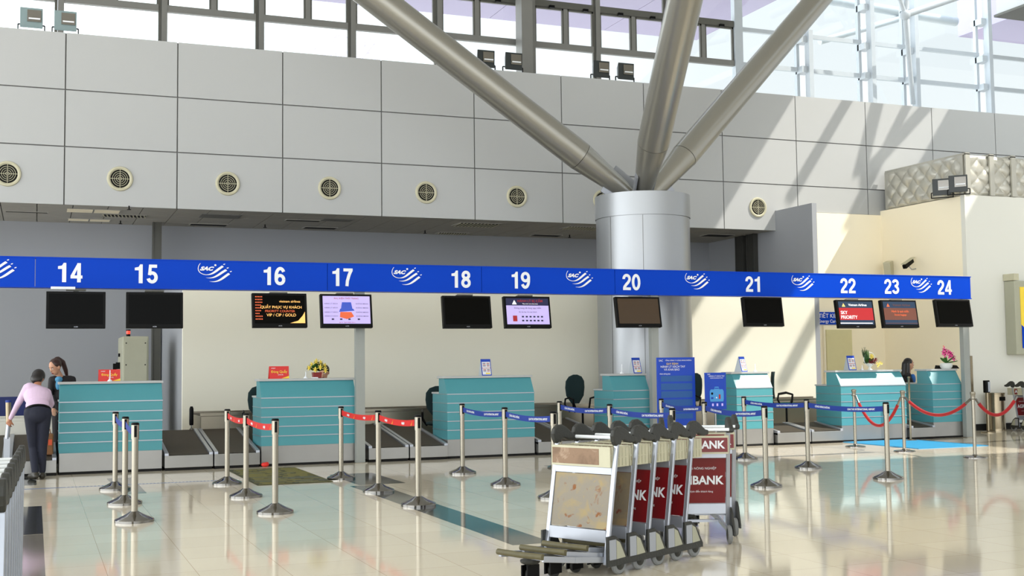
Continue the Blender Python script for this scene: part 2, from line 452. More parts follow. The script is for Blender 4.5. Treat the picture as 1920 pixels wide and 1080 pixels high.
for i in range(5):
    wn += 1; xa, xb = xr[i], xr[i+1]
    b = MB()
    if i == 0: b.box(xa-.1, xa+.12, YG-.08, YG+.08, 7.46, 12.0)
    ht = 9.6 if i == 0 else 12.0
    b.box(xb-.16, xb-.08, YG+.02, YG+.12, 7.46, ht); b.box(xb, xb+.12, YG-.28, YG-.1, 7.46, ht)
    for z in (7.5, 8.55, 9.3, 10.3): 
        if z < ht: b.box(xb-.16, xb+.1, YG-.2, YG+.08, z, z+.16)
    b.box(xa+.1, xb-.1, YG-.02, YG+.06, 8.6, 8.71); b.box(xa+.1, xb-.1, YG-.02, YG+.06, 9.47, 9.57)
    w = b.build('window_%d' % wn, ['whitepost']); struct(w)
    b = MB(); b.box(xa+.1, xb-.1, YG+.03, YG+.038, 7.46, 12.0); b.build('pane', 'glass', w)

b = MB(); b.box(9.80, 10.06, 23.75, 24.1, 7.46, 12.0, 0)
tag(b.build('support_post', 'frame'), kind='structure')
# canopies outside the glass
b = MB()
for i in range(7):
    xa = -6 + i*3.5; xb = min(xa+3.48, 18.05)
    if xa < 18: b.box(xa, xb, 25.2, 30.2, 11.0, 11.12)
b.box(-6, 18.05, 25.2, 30.2, 11.12, 11.3)
tag(b.build('entrance_canopy', 'canopy'), kind='structure')
b = MB(); b.box(25.2, 27.6, 25.2, 27.3, 11.0, 13.2); b.box(27.62, 34, 25.2, 27.3, 11.0, 13.2)
tag(b.build('side_canopy', 'canopy'), kind='structure')
q = P(1869, 32, Y=23.4)
b = MB(); b.box(q.x, 30, 20.6, 23.4, q.z+.06, 11.9, 0); b.box(q.x-.05, 30, 20.55, 23.45, q.z, q.z+.06, 1)
tag(b.build('ceiling_bulkhead', ['panel', 'framedark']), kind='structure')

# white tubular space frame by the right-hand glazing
t = thing('space_frame', 'white tubular roof frame with ball joint in the upper right window corner', 'roof frame')
nd = P(1697, 28, Y=23.3)
b = MB(); b.ell(nd, (.13, .13, .13), n=16, k=10); b.build('ball_joint', 'whitepost', t)
for a in ((1850, -24), (1704, -60), (1668, -60)):
    e = P(a[0], a[1], Y=23.1); tubes('tube', [(nd, e)], .085 if a[0] > 1800 else .055, 'whitepost', t, 14)
tubes('tube', [(nd, P(1712, 195, Y=23.9))], .06, 'whitepost', t, 14)
t = thing('outdoor_truss', 'pale blue-grey tubes crossing outside the right glazing', 'truss')
for (a, c, r) in (((1480, -12), (1697, 24), .13), ((1537, 78), (1697, 32), .09), ((1697, 26), (1792, 41), .13)):
    tubes('tube', [(P(a[0], a[1], Y=26.6), P(c[0], c[1], Y=26.6))], r, 'whitepost', t, 14)

# unseen bars added to cast sun streaks on the cladding and partition walls
t = thing('shadow_bars', 'unseen white bars added above the right side to cast sun streaks', 'shadow bars')
def shadowbar(p1, p2, tt, r, yp=YF):
    s = -SUND
    a = P(*p1, Y=yp); c = P(*p2, Y=yp); a = a+s*((tt-a.z)/s.z); c = c+s*((tt-c.z)/s.z)
    d = (c-a); a2 = a-d*.35; c2 = c+d*.15
    tubes('bar', [(a2, c2)], r, 'whitepost', t)
shadowbar((1588, 190), (1494, 350), 11.85, .13)
shadowbar((1645, 192), (1618, 300), 11.7, .15)
shadowbar((1700, 200), (1600, 400), 11.9, .12)
shadowbar((1735, 203), (1628, 320), 11.75, .13)
shadowbar((1405, 600), (1335, 690), 11.8, .13, 21.0)
shadowbar((1535, 585), (1475, 700), 11.65, .15, 21.0)

# ------------------------------------------------------------------ column with branching struts
cc = P(1208.5, 600, Y=20.0)
ZT = P(1208, 356, Y=19.12).z
t = thing('branching_column', 'massive round silver column carrying three slanting tubular struts', 'column', (cc.x, 20.0, 0))
b = MB(); b.lathe([(.885, 0), (.885, ZT-.44)], n=64); b.build('shaft', 'colm', t)
b = MB(); b.lathe([(.875, ZT-.44), (.875, ZT-.43), (.9, ZT-.43), (.9, ZT), (.86, ZT+.01)], n=64); b.build('capital_band', 'colm', t)
b = MB()
for ang in (-118, -20, 200, 90):
    a = math.radians(ang); p = Vector((math.cos(a)*.887, math.sin(a)*.887, 0)); b.tube([p, p+Vector((0,0,ZT-.44))], .004, 0, 6)
b.build('panel_joint', 'seam', t)
base = Vector((cc.x, 20.0, ZT))
SD = [(Pd(735, 20, 21.0), Vector((-.28,-.05,.02)), .275), (Pd(1284, 0, 19.4), Vector((-.12,-.22,.02)), .29), (Pd(1532, 0, 25.6), Vector((.2,.1,.02)), .265)]
for (tp, off, r) in SD:
    a = base+off; d = (tp-a); L = d.length; d.normalize(); end = a+d*((12.0-a.z)/d.z)
    loc = lambda v: v-Vector((cc.x, 20.0, 0))
    q = MB(); q.tube([loc(a+d*1.25), loc(end)], r, 0, 40); s = q.build('strut', 'strut', t)
    q = MB(); q.tube([loc(a-d*.05), loc(a+d*.25), loc(a+d*1.24)], [r*.42, r*.62, r*.99], 0, 40); q.build('cone', 'strut', s)
    q = MB(); sd = d.cross(Vector((0,1,0))).normalized()
    for sg in (-1, 1):
        q.bar(loc(a+sd*sg*.2-d*.03), loc(a+sd*sg*.22+d*.55), .03, .16)
    q.build('gusset', 'alu', s)

# ------------------------------------------------------------------ round air vents
def make_vent(name, label):
    t = thing(name, label, 'air vent', group='round vents along the cladding wall')
    b = MB(); b.lathe([(.165, -.012), (.19, -.03), (.215, -.026), (.225, 0)], (0,0,0), 0, 36, cap=False, ax='y'); b.build('rim', 'cream_pl', t)
    b = MB(); b.lathe([(.17, -.004), (.17, .002)], (0,0,0), 0, 36, ax='y'); b.build('throat', 'matblack', t)
    b = MB()
    for r in (.03, .062, .096, .13): b.ring_torus((0, -.022, 0), r, .0045, 'y', 0, 32, 5)
    b.box(-.165, .165, -.02, -.012, -.004, .004); b.box(-.004, .004, -.02, -.012, -.165, .165)
    b.build('louvre_rings', 'cream_pl', t)
    return t
VP = [((14,327), 'round vent cut off by the left edge of the photo'), ((225,337), 'round vent second from the left, above number 15'),
      ((427,344), 'round vent third from the left, above the logo before 16'), ((618,352), 'round vent above number 17'),
      ((799,359), 'round vent above the gap between 17 and 18, under the long strut'), ((969,367), 'round vent above number 19'),
      ((1130,373), 'round vent half hidden behind the silver column'), ((1421,390), 'sunlit round vent right of the column, above number 21')]
v0 = make_vent('round_vent', VP[0][1])
for i, (p, lb) in enumerate(VP):
    v = v0 if i == 0 else copy_tree(v0)
    q = P(*p, Y=YF-.002); v.location = (q.x, YF-.002, 4.89); v['label'] = lb

# ------------------------------------------------------------------ floodlights
def make_flood(name, label, body, w=.38, h=.36):
    t = thing(name, label, 'floodlight')
    f = lambda x, z: (x, 0.0, z); 
    b = MB(); b.hexa([(-w/2,0,.05),(w/2,0,.05),(w*.36,.16,.12),(-w*.36,.16,.12),(-w/2,-.02,h+.05),(w/2,-.02,h+.05),(w*.36,.16,h-.02),(-w*.36,.16,h-.02)]); b.build('housing', body, t, .01)
    b = MB(); b.box(-w*.18, w*.42, -.030, -.014, .16, h+.01, 0); b.build('reflector', 'chrome', t)
    b = MB(); b.box(-w*.12, w*.38, -.045, -.032, .2, .225, 0); b.build('lamp_tube', 'white', t)
    b = MB(); b.bar((-w/2-.03,.06,.12), (w/2+.03,.06,.12), .02, .02); b.bar((-w/2-.03,.06,.12), (-w/2-.03,.06,0), .02, .02); b.bar((w/2+.03,.06,.12), (w/2+.03,.06,0), .02, .02)
    b.bar((-w/2-.03,.06,.01), (w/2+.03,.06,.01), .03, .02); b.build('yoke', 'black', t)
    return t
M['floodgrey'] = mat('lit_through_housing', (122, 142, 144), .4)  # pale tone stands for light coming through, put into the housing colour
M['flooddark'] = mat('dark_green_housing', (26, 34, 34), .4)
fa = make_flood('floodlight', '', 'floodgrey'); fb = make_flood('floodlight', '', 'flooddark')
fl = [(fa, 58, 'left of the two floodlights coloured as lit through on the ledge at far left'), (fa, 122, 'right of the two floodlights coloured as lit through on the ledge at far left'),
      (fb, 911, 'dark floodlight on the ledge touching the long left strut'), (fb, 963, 'dark floodlight on the ledge in front of the thick window post'),
      (fb, 1127, 'dark floodlight on the ledge, left one of the pair near the middle strut'), (fb, 1173, 'dark floodlight on the ledge, right one of the pair near the middle strut')]
used = set()
for src, px, lb in fl:
    t = src if src.name not in used else copy_tree(src); used.add(src.name)
    q = P(px, 100, Y=22.42); t.location = (q.x, 22.42, 7.47); t['label'] = lb; t['group'] = 'floodlights on the cladding ledge'
for px, py, lb in ((1766, 365, 'dark floodlight on the block corner, left of its pair by the foil duct'), (1797, 360, 'dark floodlight on the block corner, right of its pair by the foil duct')):
    t = copy_tree(fb); q = P(px, py, X=17.9); t.location = (17.9, q.y, 4.92); t.rotation_euler = (0, 0, math.radians(-48)); t['label'] = lb; t['group'] = 'floodlights on the block'

# ------------------------------------------------------------------ ceiling fixtures
def ceil_item(px, py, w, d, kind, name, label, group=None):
    q = P(px, py, Z=4.40)
    t = thing(name, label, {'slot': 'vent', 'grille': 'vent', 'light': 'ceiling light', 'dark': 'ceiling hatch'}[kind], (q.x, q.y, 4.40), group=group)
    b = MB(); b.box(-w/2, w/2, -d/2, d/2, -.012, 0); b.box(-w/2+.02, w/2-.02, -d/2+.02, d/2-.02, -.014, -.011, 1)
    b.build('frame', ['ceil' if kind != 'dark' else 'seam', {'slot': 'matblack', 'grille': 'matblack', 'light': 'cream', 'dark': 'seam'}[kind]], t)
    if kind == 'grille':
        b = MB(); n = 12
        for i in range(n):
            x = -w/2+.03+(w-.06)*i/(n-1); b.bar((x-.02, -d/2+.02, -.02), (x+.02, d/2-.02, -.02), .018, .01)
        b.build('louvre', 'cream_pl', t)
    if kind == 'light':
        b = MB(); b.box(-.012, .012, -d/2, d/2, -.018, -.01); b.build('divider', 'frame', t)
for a in ((50, 397, .75, .13, 'slot', 'slot_vent', 'long dark slot vent in the soffit tiles at far left'),
          (175, 395, .95, .5, 'light', 'ceiling_light', 'unlit cream ceiling light, upper one of the two at left'),
          (167, 412, .8, .35, 'light', 'ceiling_light', 'cream ceiling light nearer the back wall, lower one of the two at left'),
          (233, 404, .8, .35, 'grille', 'ceiling_grille', 'striped air grille beside the two cream ceiling lights'),
          (413, 405, .75, .55, 'dark', 'ceiling_hatch', 'dark open ceiling tile above the blue logo left of 16'),
          (391, 421, .75, .3, 'slot', 'slot_vent', 'dark slot vent behind the dark ceiling tile left of 16'),
          (568, 413, .7, .2, 'slot', 'slot_vent', 'thin dark slot vent in the soffit above number 16'),
          (600, 427, .7, .3, 'slot', 'slot_vent', 'dark slot vent near the back wall above number 17'),
          (632, 412, .6, .4, 'dark', 'ceiling_hatch', 'dark ceiling tile right above number 17'),
          (893, 421, .9, .6, 'grille', 'ceiling_grille', 'striped air grille in the soffit above number 18'),
          (848, 437, .7, .3, 'grille', 'ceiling_grille', 'dim striped grille near the back wall left of 18'),
          (1090, 427, .8, .5, 'grille', 'ceiling_grille', 'striped air grille beside the round column'),
          (1024, 441, .7, .3, 'slot', 'slot_vent', 'dark slot vent near the back wall right of 19'),
          (1345, 441, .7, .4, 'slot', 'slot_vent', 'dark slot vent in the soffit right of the column')):
    ceil_item(*a)
for px, py, lb in ((242, 390, 'small dark sprinkler at the soffit edge above number 15'), (226, 417, 'small dark sprinkler beneath the striped grille at left'), (497, 424, 'small dark sprinkler left of number 16'), (797, 435, 'small dark sprinkler left of number 18'), (1068, 443, 'small dark sprinkler left of the column')):
    q = P(px, py, Z=4.365); b = MB(); b.lathe([(.012, .04), (.012, -.02), (.035, -.025), (.035, -.035)], q, 0, 10)
    tag(b.build('sprinkler', 'black'), lb, 'sprinkler', 'sprinklers in the soffit')
# dark vertical cable trays
M['traydark'] = mat('dark_tray_paint', (52, 52, 48), .7)
q = P(303, 600, Y=24.7); q.x -= .1
b = MB(); b.box(q.x-.07, q.x+.06, 24.62, 24.76, 0, 4.40); b.box(q.x-.09, q.x-.07, 24.6, 24.78, 0, 4.40); b.box(q.x+.06, q.x+.08, 24.6, 24.78, 0, 4.40)
tag(b.build('cable_tray', 'framedark'), 'dark vertical cable tray on the grey back wall right of 15', 'cable tray')
for px, lb in ((1387, 'left of the two dark vertical trays in the recess above 21'), (1408, 'right of the two dark vertical trays in the recess above 21')):
    q = P(px, 480, X=15.17); b = MB(); b.box(15.17, 15.262, q.y-.13, q.y+.13, 0, 4.40); b.box(15.14, 15.262, q.y-.15, q.y-.13, 0, 4.40); b.box(15.14, 15.262, q.y+.13, q.y+.15, 0, 4.40)
    tag(b.build('cable_tray', 'traydark'), lb, 'cable tray', 'dark trays in the recess')

# ------------------------------------------------------------------ door, signs and fittings on the right block
b = MB(); b.box(16.42, 17.22, 22.27, 22.32, 0, 2.28, 0)
d = b.build('door_1', 'cream'); struct(d)
b = MB(); b.box(16.47, 17.16, 22.24, 22.27, 0, 2.18, 0); b.build('leaf', 'doorm', d)
b = MB(); b.box(17.06, 17.09, 22.19, 22.24, .95, 1.1, 0); b.build('door_handle', 'steel', d)
t = thing('direction_sign', 'small blue sign with white lettering above the pale door', 'sign', (16.75, 22.32, 2.43))
b = MB(); b.box(-.55, .2, -.04, 0, -.13, .15); b.build('panel', 'banner', t)
text('TIẾT KIỆM', .13, (-.15, -.045, .06), 'white', t); text('Energy Card', .1, (-.2, -.045, -.06), 'white', t)

t = thing('security_camera', 'small dark bracket-mounted security camera on the cream side wall', 'camera', (18.14, 21.2, 3.58))
b = MB(); b.tube([(0,0,-.08), (-.12,0,-.1), (-.2,0,-.02)], .012, 0, 8); b.build('bracket', 'alu', t)
b = MB(); b.bar((-.12,-.02,.1), (-.42,-.12,-.06), .09, .09, up=(0,0,1)); b.build('body', 'black', t, .008)
b = MB(); b.bar((-.08,-.01,.17), (-.46,-.13,-.0), .11, .01); b.build('sunshield', 'cream_pl', t)
t = thing('wall_speaker', 'beige box loudspeaker tilted on the cream side wall', 'speaker', (18.14, 22.02, 3.55))
b = MB(); b.bar((-.02,0,.03), (-.2,-.1,-.02), .16, .34); b.build('cabinet', 'cream_pl', t, .01)
b = MB(); b.bar((0,0,0), (-.06,-.03,0), .04, .04); b.build('bracket', 'alu', t)

t = thing('light_box_advert', 'wall-mounted grey light box with a yellow and navy poster at the right edge', 'light box', (P(1894,600,Y=19.5).x, 19.635, 1.57))
b = MB(); b.box(0, 1.6, -.28, 0, 0, 1.55); b.build('casing', 'cabinet', t, .01)
b = MB(); b.box(.15, 1.5, -.292, -.28, .13, 1.42); b.build('poster', 'signyel', t)
b = MB(); b.prism([(.15,.13),(1.5,.13),(1.5,.3),(.6,.42),(.3,.5),(.15,.62)], lambda x, z: (x, -.298, z), lambda x, z: (x, -.292, z)); b.build('poster_wave', 'banner', t)
b = MB(); b.box(-.02, .12, -.3, 0, 1.56, 1.7); b.build('junction_box', 'cream_pl', t)
text('m', .12, (.32, -.297, 1.3), 'black', t); text('TI', .22, (.34, -.297, 1.03), 'black', t)

# foil insulated duct on top of the block
b = MB(); t = thing('insulated_duct', 'quilted silver foil insulated duct lying on top of the block', 'duct')
def quilt(o, ux, uz, W, Hh, nx, nz, dep):
    q = MB(); n = Vector(ux).cross(Vector(uz)).normalized(); g = []
    for j in range(nz+1):
        for i in range(nx+1):
            u, v = i/nx, j/nz
            a = abs(math.sin((u*W*2.6+v*Hh*2.6)*math.pi))*abs(math.sin((u*W*2.6-v*Hh*2.6)*math.pi))
            h = dep*(math.sqrt(a))+dep*.6*noise.noise(Vector((u*W*4, v*Hh*4, o[0])))
            e = min(u, 1-u, v, 1-v); h *= min(1, e*14)
            g.append(Vector(o)+Vector(ux)*u*W+Vector(uz)*v*Hh+n*h)
    for j in range(nz):
        for i in range(nx):
            k = j*(nx+1)+i; q.face([g[k], g[k+1], g[k+nx+2], g[k+nx+1]], 0, True)
    return q
f1 = quilt((18.18, 22.2, 4.95), (0,-1,0), (0,0,1), 2.5, .85, 90, 34, .05); f1.build('left_face', 'foil', t)
f2 = quilt((18.18, 19.7, 4.95), (1,0,0), (0,0,1), 4.2, .85, 150, 34, .05); f2.build('front_face', 'foil', t)
b = MB(); b.box(18.22, 22.4, 19.75, 22.18, 4.95, 5.78); b.build('core', 'foil', t)
b = MB()
for x in (18.25, 18.9, 19.5, 20.1): b.box(x-.06, x+.06, 19.62, 19.66, 4.95, 5.82); b.box(x-.06, x+.06, 19.62, 22.2, 5.80, 5.84)
b.build('foil_strap', 'foil', t)

# ================================================================== OVERHEAD SIGN
YB = 17.84
t = thing('counter_number_sign', 'long blue overhead sign with white counter numbers 14 to 24 and logos', 'overhead sign', (0, 0, 0))
cuts = [-3.0, P(66,510,Y=YB).x, P(614,520,Y=YB).x, P(903,525,Y=YB).x, P(1153,530,Y=YB).x, 16.55]
for i in range(5):
    b = MB(); b.box(cuts[i]+.004, cuts[i+1]-.004, YB, YB+.22, 2.635, 3.035); b.build('sign_panel', 'banner', t)
b = MB(); b.box(-3, 16.56, YB-.008, YB+.23, 3.035, 3.05); b.box(-3, 16.56, YB-.008, YB+.23, 2.62, 2.635); b.build('edge_trim', 'banner', t)
def digit_polys(ch):
    """upright bold grotesque numerals in a 0.6 x 1 box"""
    S = .09; out = []
    def arc(cx, cy, rx, rz, a0, a1, n=22): return [(cx+rx*math.cos(math.radians(a0+(a1-a0)*i/n)), cy+rz*math.sin(math.radians(a0+(a1-a0)*i/n))) for i in range(n+1)]
    def stroke(pts, w=S):
        L, R_ = [], []
        for i, p in enumerate(pts):
            a = Vector(pts[max(i-1, 0)]); c = Vector(pts[min(i+1, len(pts)-1)]); d = (c-a).normalized(); n = Vector((-d.y, d.x))*w
            L.append(Vector(p)+n); R_.append(Vector(p)-n)
        for i in range(len(pts)-1): out.append([R_[i], R_[i+1], L[i+1], L[i]])
    if ch == '1': out += [[(.26,0),(.46,0),(.46,1),(.33,1),(.26,.8)], [(.06,.68),(.3,.68),(.36,1),(.33,1),(.25,.86),(.06,.82)]]
    if ch == '0': stroke(arc(.3,.5,.21,.42,0,360,36))
    if ch == '2': stroke(arc(.3,.70,.20,.215,185,-35)+[(.40,.48),(.26,.34),(.15,.2),(.13,.09)]); out += [[(.04,0),(.58,0),(.58,.17),(.04,.17)]]
    if ch == '3': stroke(arc(.29,.73,.19,.18,170,-75)); stroke(arc(.29,.285,.21,.20,80,-170)); out += [[(.22,.45),(.34,.45),(.34,.61),(.22,.61)]]
    if ch == '4': out += [[(.34,0),(.52,0),(.52,1),(.34,1)], [(.02,.2),(.6,.2),(.6,.36),(.02,.36)], [(.02,.34),(.2,.34),(.36,.72),(.36,1)]]
    if ch == '5': out += [[(.13,.83),(.54,.83),(.54,1),(.13,1)], [(.08,.44),(.24,.44),(.28,1),(.13,1)]]; stroke(arc(.29,.32,.2,.235,140,-165))
    if ch == '6': stroke(arc(.305,.31,.205,.225,0,360,30)); stroke(arc(.32,.5,.225,.42,35,180,16)+[(.095,.3)])
    if ch == '7': out += [[(.04,.83),(.57,.83),(.57,1),(.04,1)]]; stroke([(.48,.9),(.36,.62),(.27,.3),(.24,0)])
    if ch == '8': stroke(arc(.3,.735,.18,.18,0,360,30)); stroke(arc(.3,.29,.205,.205,0,360,30))
    if ch == '9': stroke(arc(.295,.69,.205,.225,0,360,30)); stroke([(.505,.7)]+arc(.28,.5,.225,.42,0,-145,16))
    return out
for n, px in ((14,131),(15,274),(16,514),(17,642),(18,864),(19,976),(20,1184),(21,1413),(22,1590),(23,1672),(24,1771)):
    x = P(px, 510+(px-131)*.018, Y=YB).x
    for k, ch in enumerate(str(n)):
        b = MB(); hN = .272; xo = x+(-.635+k*.65)*hN
        for i, poly in enumerate(digit_polys(ch)): b.face([(xo+p[0]*hN, YB-.003-.00002*i, 2.835-hN/2+p[1]*hN) for p in poly])
        b.build('number_'+{'0':'zero','1':'one','2':'two','3':'three','4':'four','5':'five','6':'six','7':'seven','8':'eight','9':'nine'}[ch], 'white', t)
def logo_data():
    q = MB()
    def stroke(pts, ws):
        pts = [Vector((p[0], 0, p[1])) for p in pts]; L, R = [], []
        for i, p in enumerate(pts):
            d = (pts[min(i+1, len(pts)-1)]-pts[max(i-1, 0)]).normalized(); n = Vector((-d.z, 0, d.x))*ws[i]
            L.append(p+n); R.append(p-n)
        for i in range(len(pts)-1): q.face([R[i], R[i+1], L[i+1], L[i]])
    def bez(a, c, d, e, n=14): return [tuple((1-t)**3*a[k]+3*(1-t)**2*t*c[k]+3*(1-t)*t*t*d[k]+t**3*e[k] for k in (0, 1)) for t in [i/n for i in range(n+1)]]
    w = lambda m, n=15: [.002+m*math.sin(min(1, i/(n-1)*1.25)*math.pi/2) for i in range(n)]
    stroke(bez((.09,.98), (-.05,.75), (0,.45), (.3,.42)), [.01+.006*i/14 for i in range(15)])
    stroke(bez((.2,.44), (.5,.36), (.6,.62), (.86,.86)), w(.045)); stroke(bez((.28,.28), (.6,.2), (.72,.48), (.98,.68)), w(.045)); stroke(bez((.4,.1), (.72,.02), (.84,.28), (1.08,.5)), w(.045))
    for x, z in ((.9,.95), (1.02,.77), (1.13,.6)): q.face([(x-.03,0,z-.03),(x+.03,0,z-.01),(x+.04,0,z+.035),(x-.02,0,z+.02)])
    q.face([(.6+.04*math.cos(k*.785),0,.9+.05*math.sin(k*.785)) for k in range(8)])
    for (x) in (): pass
    return q
lq = logo_data(); lme = lq.data('swoosh', 'white')
for px in (-6, 402, 762, 1086, 1307, 1505, 1727):
    x = P(px, 512+(px)*.014, Y=YB).x
    o = D.objects.new('logo', lme); COL.objects.link(o); o.parent = t; o.scale = (.42, 1, .30); o.location = (x-.24, YB-.005, 2.71)
    text('SAC', .075, (x-.12, YB-.006, 2.925), 'white', o.parent, 'logo_letters', bold=.06, shear=.4, sx=1.3)
for px in (672, 1222, 1803.5):
    x = P(px, 640, Y=18.02).x
    b = MB(); b.box(x-.07, x+.07, 17.9, 18.0, 0, 2.63); b.build('support_post', 'postgrey', t)
    b = MB(); b.box(x-.1, x+.1, 17.86, 18.08, 0, .012); b.build('foot_plate', 'steel', t)

# ------------------------------------------------------------------ monitors
YM = 17.72
def monitor(name, label, px0, px1, py0, py1, yaw=0.0, tilt=9.0, draw=None, scr='scr'):
    pc = P((px0+px1)/2, (py0+py1)/2, Y=YM)
    w = abs(P(px1, py0, Y=YM).x-P(px0, py0, Y=YM).x)*.985; h = .515
    t = thing(name, label, 'monitor', (pc.x, YM, pc.z), math.radians(yaw), 'monitors hanging under the blue sign')
    t.rotation_euler = (math.radians(-tilt), 0, math.radians(yaw))
    b = MB(); b.box(-w/2, w/2, -.035, .045, -h/2, h/2); b.box(-w*.3, w*.3, .045, .09, -h*.3, h*.3); b.build('casing', 'black', t, .006)
    iw, ih = w/2-.035, h/2-.045
    b = MB(); b.box(-iw, iw, -.039, -.034, -ih+.012, ih+.012); b.build('screen', scr, t)
    text('ACER', .022, (0, -.038, -h/2+.02), 'alu', t, 'maker_mark')
    b = MB(); b.box(-.035, .035, .05, .1, h*.2, 2.60-pc.z); b.box(-.13, .13, .02, .12, 2.60-pc.z-.02, 2.60-pc.z); b.build('mount', 'framedark', t)
    if draw: draw(t, iw, ih)
    return t
def sq(t, x0, x1, z0, z1, m, y=-.0405, name='picture'):
    b = MB(); b.face([(x0,y,z0),(x1,y,z0),(x1,y,z1),(x0,y,z1)]); return b.build(name, m, t)
M['p_lilac'] = mat('lilac_screen', (178, 164, 222), .3, emit=.4); M['p_navy'] = mat('navy_screen', (10, 14, 62), .3, emit=.3)
M['p_red'] = mat('red_screen', (150, 18, 26), .3, emit=.3); M['p_gold'] = mat('gold_print', (232, 176, 96), .3, emit=.7)
M['p_orange'] = mat('orange_print', (196, 84, 44), .3, emit=.5); M['p_brown'] = mat('brown_screen', (92, 52, 40), .3, emit=.25)
M['p_white'] = mat('white_print', (236, 232, 236), .3, emit=.6); M['p_teal'] = mat('dark_blue_screen', (14, 40, 66), .3, emit=.3)
M['p_blue'] = mat('blue_print', (44, 70, 170), .3, emit=.4); M['p_dk'] = mat('dark_print', (60, 50, 90), .3, emit=.2); M['scrb'] = mat('painted_brown_reflection', (60, 42, 22), .2)  # last one: brown reflection is put into the screen's base colour
def d16(t, w, h):
    text('vietnam airlines', .05, (w*.4, -.041, h*.62), 'p_gold', t); text('QUẦY PHỤC VỤ KHÁCH', .055, (.02, -.041, h*.2), 'p_gold', t)
    text('PRIORITY COUNTER', .048, (0, -.041, -h*.08), 'p_orange', t); text('VIP / CIP / GOLD', .06, (.02, -.041, -h*.36), 'p_gold', t)
    b = MB(); b.prism([(w*.4,-h*.92),(w,-h*.92),(w,-h*.1),(w*.9,-h*.4),(w*.72,-h*.75)], lambda x, z: (x,-.0415,z), lambda x, z: (x,-.0400,z)); b.build('picture', 'p_gold', t)
    b = MB()
    for i in range(9):
        for j in range(5):
            if j < 5-i*.35 or i > 6: b.face([(-w+.01+j*.022,-.0405,h*.9-i*.042),(-w+.025+j*.022,-.0405,h*.9-i*.042),(-w+.025+j*.022,-.0405,h*.9-i*.042+.018),(-w+.01+j*.022,-.0405,h*.9-i*.042+.018)])
    b.build('picture', 'p_orange', t)
def d17(t, w, h):
    sq(t, -w, w, -h+.012, h+.012, 'p_lilac'); text('PHỤ KIỆN THỜI TRANG', .035, (0, -.0415, h*.88), 'p_red', t)
    b = MB(); b.prism([(-.09,.02),(.09,.02),(.07,.13),(-.07,.13)], lambda x, z: (x,-.042,z), lambda x, z: (x,-.0408,z)); b.prism([(-.12,-.02),(.12,.0),(.1,.03),(-.1,.03)], lambda x, z: (x,-.0423,z), lambda x, z: (x,-.0408,z)); b.build('picture', 'p_blue', t)
    b = MB(); b.prism([(-.11,-.1),(.0,-.13),(.11,-.09),(.07,-.02),(-.1,-.02)], lambda x, z: (x,-.0418,z), lambda x, z: (x,-.0408,z)); b.build('picture', 'p_orange', t)
    for i, z in enumerate((.5, .2, -.12, -.4)):
        text('HÀNH LÝ XÁCH', .028, (-w*.66, -.0415, h*z), 'p_dk', t); text('KHÔNG MANG', .028, (w*.66, -.0415, h*z), 'p_dk', t)
    for x in (-.6, -.25, .1, .5): sq(t, w*x-.018, w*x+.018, -h*.68, -h*.56, 'p_dk', -.0415)
    text('sac.vn  hành khách lưu ý', .025, (0, -.0415, -h*.85), 'p_red', t)
def d19(t, w, h):
    sq(t, -w, w, -h+.012, h*.5, 'p_lilac'); sq(t, -w, w, h*.5, h+.012, 'p_navy')
    text('HÀNH LÝ BỊ CẤM', .055, (.05, -.0415, h*.84), 'p_red', t); text('Please don\'t carry these items', .022, (.05, -.0415, h*.63), 'p_white', t)
    b = MB(); b.face([(-w*.72,-.0415,h*.58),(-w*.5,-.0415,h*.58),(-w*.61,-.0415,h*.92)]); b.build('picture', 'p_white', t)
    text('Không mang vật dụng nguy hiểm', .035, (0, -.0415, h*.3), 'p_dk', t); text('lên tàu bay của quý khách', .03, (0, -.0415, .0), 'p_dk', t)
    sq(t, -w*.72, -w*.52, -h*.72, -h*.28, 'p_red', -.0415)
    for i in range(6):
        for j in range(2): sq(t, -w*.3+i*w*.18, -w*.2+i*w*.18, -h*(.42+j*.3), -h*(.3+j*.3), 'p_navy', -.0415)
def d22(t, w, h):
    sq(t, -w, w, -h+.012, h+.012, 'p_teal'); text('Vietnam Airlines', .06, (.05, -.0415, h*.75), 'p_white', t)
    b = MB(); b.face([(-w*.8,-.0415,h*.6),(-w*.6,-.0415,h*.6),(-w*.7,-.0415,h*.9)]); b.build('picture', 'p_gold', t)
    sq(t, -w, w, -h*.55, h*.5, 'p_red', -.041); text('SKY', .085, (-w*.72, -.042, h*.08), 'p_white', t); text('PRIORITY', .085, (-w*.45, -.042, -h*.32), 'p_white', t)
    sq(t, -w, w*.9, -h*.86, -h*.78, 'p_white', -.0415)
def d23(t, w, h):
    sq(t, -w, w, -h+.012, h+.012, 'p_teal'); text('Vietnam Airlines', .06, (.05, -.0415, h*.75), 'p_brown', t)
    b = MB(); b.face([(-w*.8,-.0415,h*.6),(-w*.6,-.0415,h*.6),(-w*.7,-.0415,h*.9)]); b.build('picture', 'p_orange', t)
    sq(t, -w, w, -h*.55, h*.5, 'p_brown', -.041); text('Hành lý quá cước', .055, (0, -.042, h*.2), 'p_orange', t); text('Excess baggage', .045, (0, -.042, -h*.1), 'p_orange', t)
    sq(t, -w, w, -h*.86, -h*.82, 'p_brown', -.0415)
